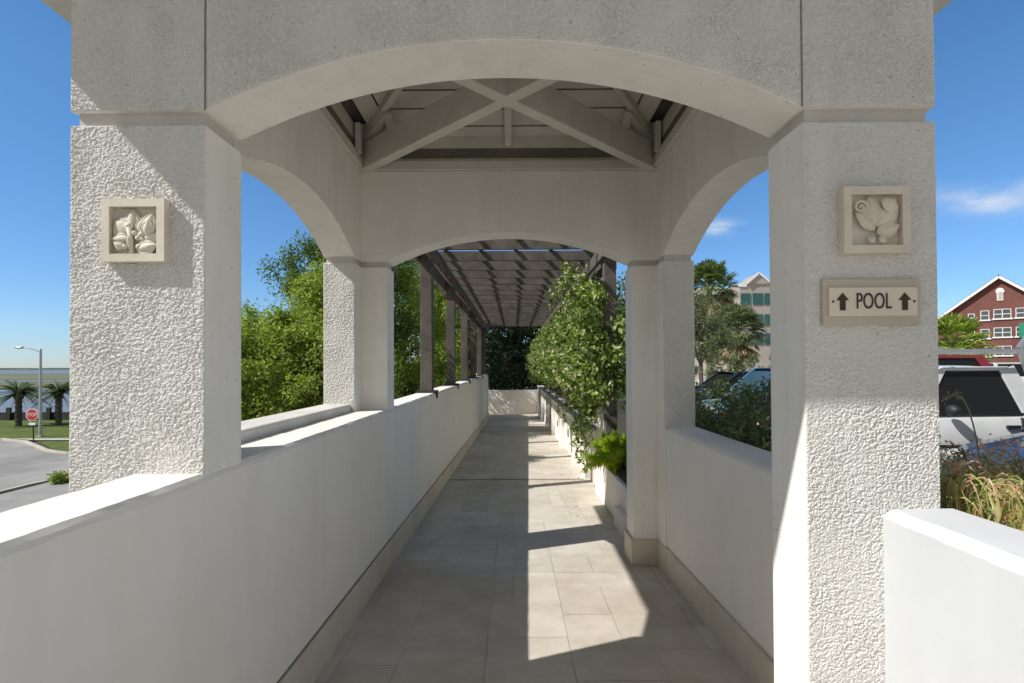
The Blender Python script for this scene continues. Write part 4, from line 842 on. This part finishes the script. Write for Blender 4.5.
MB().box(x0, x1, oy, oy + 12, 0, tz).build('wall', TAN, ob); MB().box(U(726, oy) - 6, x0 - .002, oy + 1.5, oy + 12, 0, tz - .25).build('wing', TANL, ob)
m = MB(); gx = U(759, oy); m.extrude([(gx - 1.25, tz - .01), (gx + 1.25, tz - .01), (gx, tz + 1.1)], 'y', oy - .15, oy + 3); m.build('pediment', TAN, ob)
m = MB(); m.box(x0 - .1, gx - 1.3, oy - .12, oy - .002, tz - .35, tz + .05); m.box(gx + 1.3, x1, oy - .12, oy - .002, tz - .35, tz + .05); 
for s in (-1, 1): m.bar((gx + s * 1.35, oy - .25, tz - .0), (gx, oy - .25, tz + 1.15), .12, .2)
m.build('cornice', WTRIM, ob)
MULL = plain('window_mullion', (.05, .13, .12), .4, .4)
for r, zz in enumerate((7.15, 4.85, 2.75)):
    for k, (a, b) in enumerate(((x0 + .1, x0 + 1.15), (x0 + 1.4, x0 + 2.5), (x0 + 2.7, x0 + 3.9), (x0 + 4.2, x0 + 5.6))):
        window(ob, (a + b) / 2, E + zz, b - a, 1.25, oy, GREENG, MULL, 3, False, .05)
    window(ob, x0 - 1.3, E + zz - .1, 2.2, 1.2, oy + 1.5, GREENG, MULL, 3, False, .05)

# ------------------------------------------------------------------ LIGHT, SKY, CAMERA
SUN = Vector((-1, -.43, 1.1)).normalized()
w = bpy.data.worlds.new('World'); SC.world = w; w.use_nodes = True; nt = w.node_tree; nt.nodes.clear(); L = nt.links.new
out = nt.nodes.new('ShaderNodeOutputWorld'); bg = nt.nodes.new('ShaderNodeBackground'); sk = nt.nodes.new('ShaderNodeTexSky'); sk.sky_type = 'NISHITA'; sk.sun_disc = False
sk.sun_elevation = math.asin(SUN.z); sk.sun_rotation = math.atan2(SUN.x, SUN.y) % (2 * PI); sk.air_density = 1.0; sk.dust_density = 0.0; sk.ozone_density = 3.0
SKYS = .072
# thin cirrus wisps, laid out by direction in the sky
tc = N(nt, 'ShaderNodeTexCoord'); sep = N(nt, 'ShaderNodeSeparateXYZ'); L(tc.outputs['Generated'], sep.inputs[0])
def mth(op, a, b=None):
    n = N(nt, 'ShaderNodeMath', operation=op)
    for i, q in enumerate((a, b)):
        if q is None: continue
        if isinstance(q, (int, float)): n.inputs[i].default_value = q
        else: L(q, n.inputs[i])
    return n.outputs[0]
ysafe = mth('MAXIMUM', sep.outputs[1], .05); su = mth('DIVIDE', sep.outputs[0], ysafe); sv = mth('DIVIDE', sep.outputs[2], ysafe)
nzw = N(nt, 'ShaderNodeTexNoise', i_Scale=9.0, i_Detail=7.0, i_Roughness=.6); mpw = N(nt, 'ShaderNodeMapping'); mpw.inputs['Scale'].default_value = (1, 1, 2.6); L(tc.outputs['Generated'], mpw.inputs[0]); L(mpw.outputs[0], nzw.inputs['Vector'])
mask = None
for (cu, cv, ru, rv, k) in ((.378, .252, .035, .012, .9), (.86, .298, .09, .024, .75), (1.05, .31, .16, .03, .6)):
    a = mth('DIVIDE', mth('SUBTRACT', su, cu), ru); b = mth('DIVIDE', mth('SUBTRACT', sv, cv), rv)
    e = mth('MULTIPLY', mth('EXPONENT', mth('MULTIPLY', mth('ADD', mth('MULTIPLY', a, a), mth('MULTIPLY', b, b)), -1.0)), k)
    mask = e if mask is None else mth('MAXIMUM', mask, e)
front = mth('GREATER_THAN', sep.outputs[1], .05)
mask = mth('MULTIPLY', mth('MULTIPLY', mask, front), mth('MINIMUM', mth('MAXIMUM', mth('MULTIPLY', mth('SUBTRACT', nzw.outputs[0], .36), 4.0), 0.0), 1.0))
mix = N(nt, 'ShaderNodeMixRGB'); mix.inputs[2].default_value = (5.6, 5.9, 6.3, 1); L(mask, mix.inputs[0]); hsv = N(nt, 'ShaderNodeHueSaturation', i_Saturation=1.22); L(sk.outputs[0], hsv.inputs['Color'])
zr = ramp(nt, [(0, (.5, .63, 1.0)), (.06, (.58, .72, .97)), (.15, (.7, .8, .96)), (.4, (1, 1, 1))]); L(sep.outputs[2], zr.inputs[0])
hz = N(nt, 'ShaderNodeMixRGB', blend_type='MULTIPLY', i_0=1.0); L(hsv.outputs[0], hz.inputs[1]); L(zr.outputs[0], hz.inputs[2])
dot = N(nt, 'ShaderNodeVectorMath', operation='DOT_PRODUCT'); dot.inputs[1].default_value = tuple(SUN); L(tc.outputs['Generated'], dot.inputs[0])
aur = N(nt, 'ShaderNodeMapRange', interpolation_type='SMOOTHSTEP'); aur.inputs['From Min'].default_value = .56; aur.inputs['From Max'].default_value = 1.0; L(dot.outputs['Value'], aur.inputs['Value'])
hmix = N(nt, 'ShaderNodeMixRGB'); hmix.inputs[2].default_value = (1.8, 1.65, 1.4, 1); L(aur.outputs[0], hmix.inputs[0]); L(hz.outputs[0], hmix.inputs[1]); pale = N(nt, 'ShaderNodeHueSaturation', i_Saturation=.22); L(sk.outputs[0], pale.inputs['Color']); warm = N(nt, 'ShaderNodeMixRGB', blend_type='MULTIPLY', i_0=1.0); warm.inputs[2].default_value = (.7, .665, .605, 1); L(pale.outputs[0], warm.inputs[1])
sth = N(nt, 'ShaderNodeMapRange', interpolation_type='SMOOTHSTEP'); sth.inputs['From Min'].default_value = .22; sth.inputs['From Max'].default_value = -.25; sth.inputs['To Max'].default_value = .85; L(sep.outputs[1], sth.inputs['Value'])
smix = N(nt, 'ShaderNodeMixRGB'); L(sth.outputs[0], smix.inputs[0]); L(hmix.outputs[0], smix.inputs[1]); L(warm.outputs[0], smix.inputs[2]); L(smix.outputs[0], mix.inputs[1])
L(mix.outputs[0], bg.inputs[0]); bg.inputs[1].default_value = SKYS; L(bg.outputs[0], out.inputs[0])
ld = bpy.data.lights.new('sun', 'SUN'); ld.energy = 2.72; ld.angle = math.radians(.53); ld.color = (1, .975, .94)
lo = bpy.data.objects.new('sun', ld); COL.objects.link(lo); lo.rotation_euler = (-SUN).to_track_quat('-Z', 'Y').to_euler(); lo.location = (-20, -10, 30)

cd = bpy.data.cameras.new('camera'); cam = bpy.data.objects.new('camera', cd); COL.objects.link(cam); SC.camera = cam
cd.sensor_width = 36; cd.sensor_fit = 'HORIZONTAL'; cd.lens = 36 * 547 / 1024; cd.clip_start = .05; cd.clip_end = 9000
TILT, ROLL = math.radians(.7), math.radians(-.3)
cam.location = (0, 0, E)
cam.rotation_euler = (Matrix.Rotation(PI / 2 + TILT, 3, 'X') @ Matrix.Rotation(ROLL, 3, 'Z')).to_euler()
cd.shift_y = (365.5 - 341.5 - 547 * math.tan(TILT)) / 1024; cd.shift_x = -(513 - 512) / 1024
SC.view_settings.view_transform = 'Standard'; SC.view_settings.look = 'None'; SC.view_settings.exposure = 1.0; SC.view_settings.gamma = 1
SC.render.engine = 'CYCLES'; SC.cycles.use_denoising = True; SC.cycles.max_bounces = 10; SC.cycles.diffuse_bounces = 6; SC.cycles.glossy_bounces = 3; SC.cycles.transmission_bounces = 4; SC.cycles.sample_clamp_indirect = 6; SC.cycles.use_adaptive_sampling = True
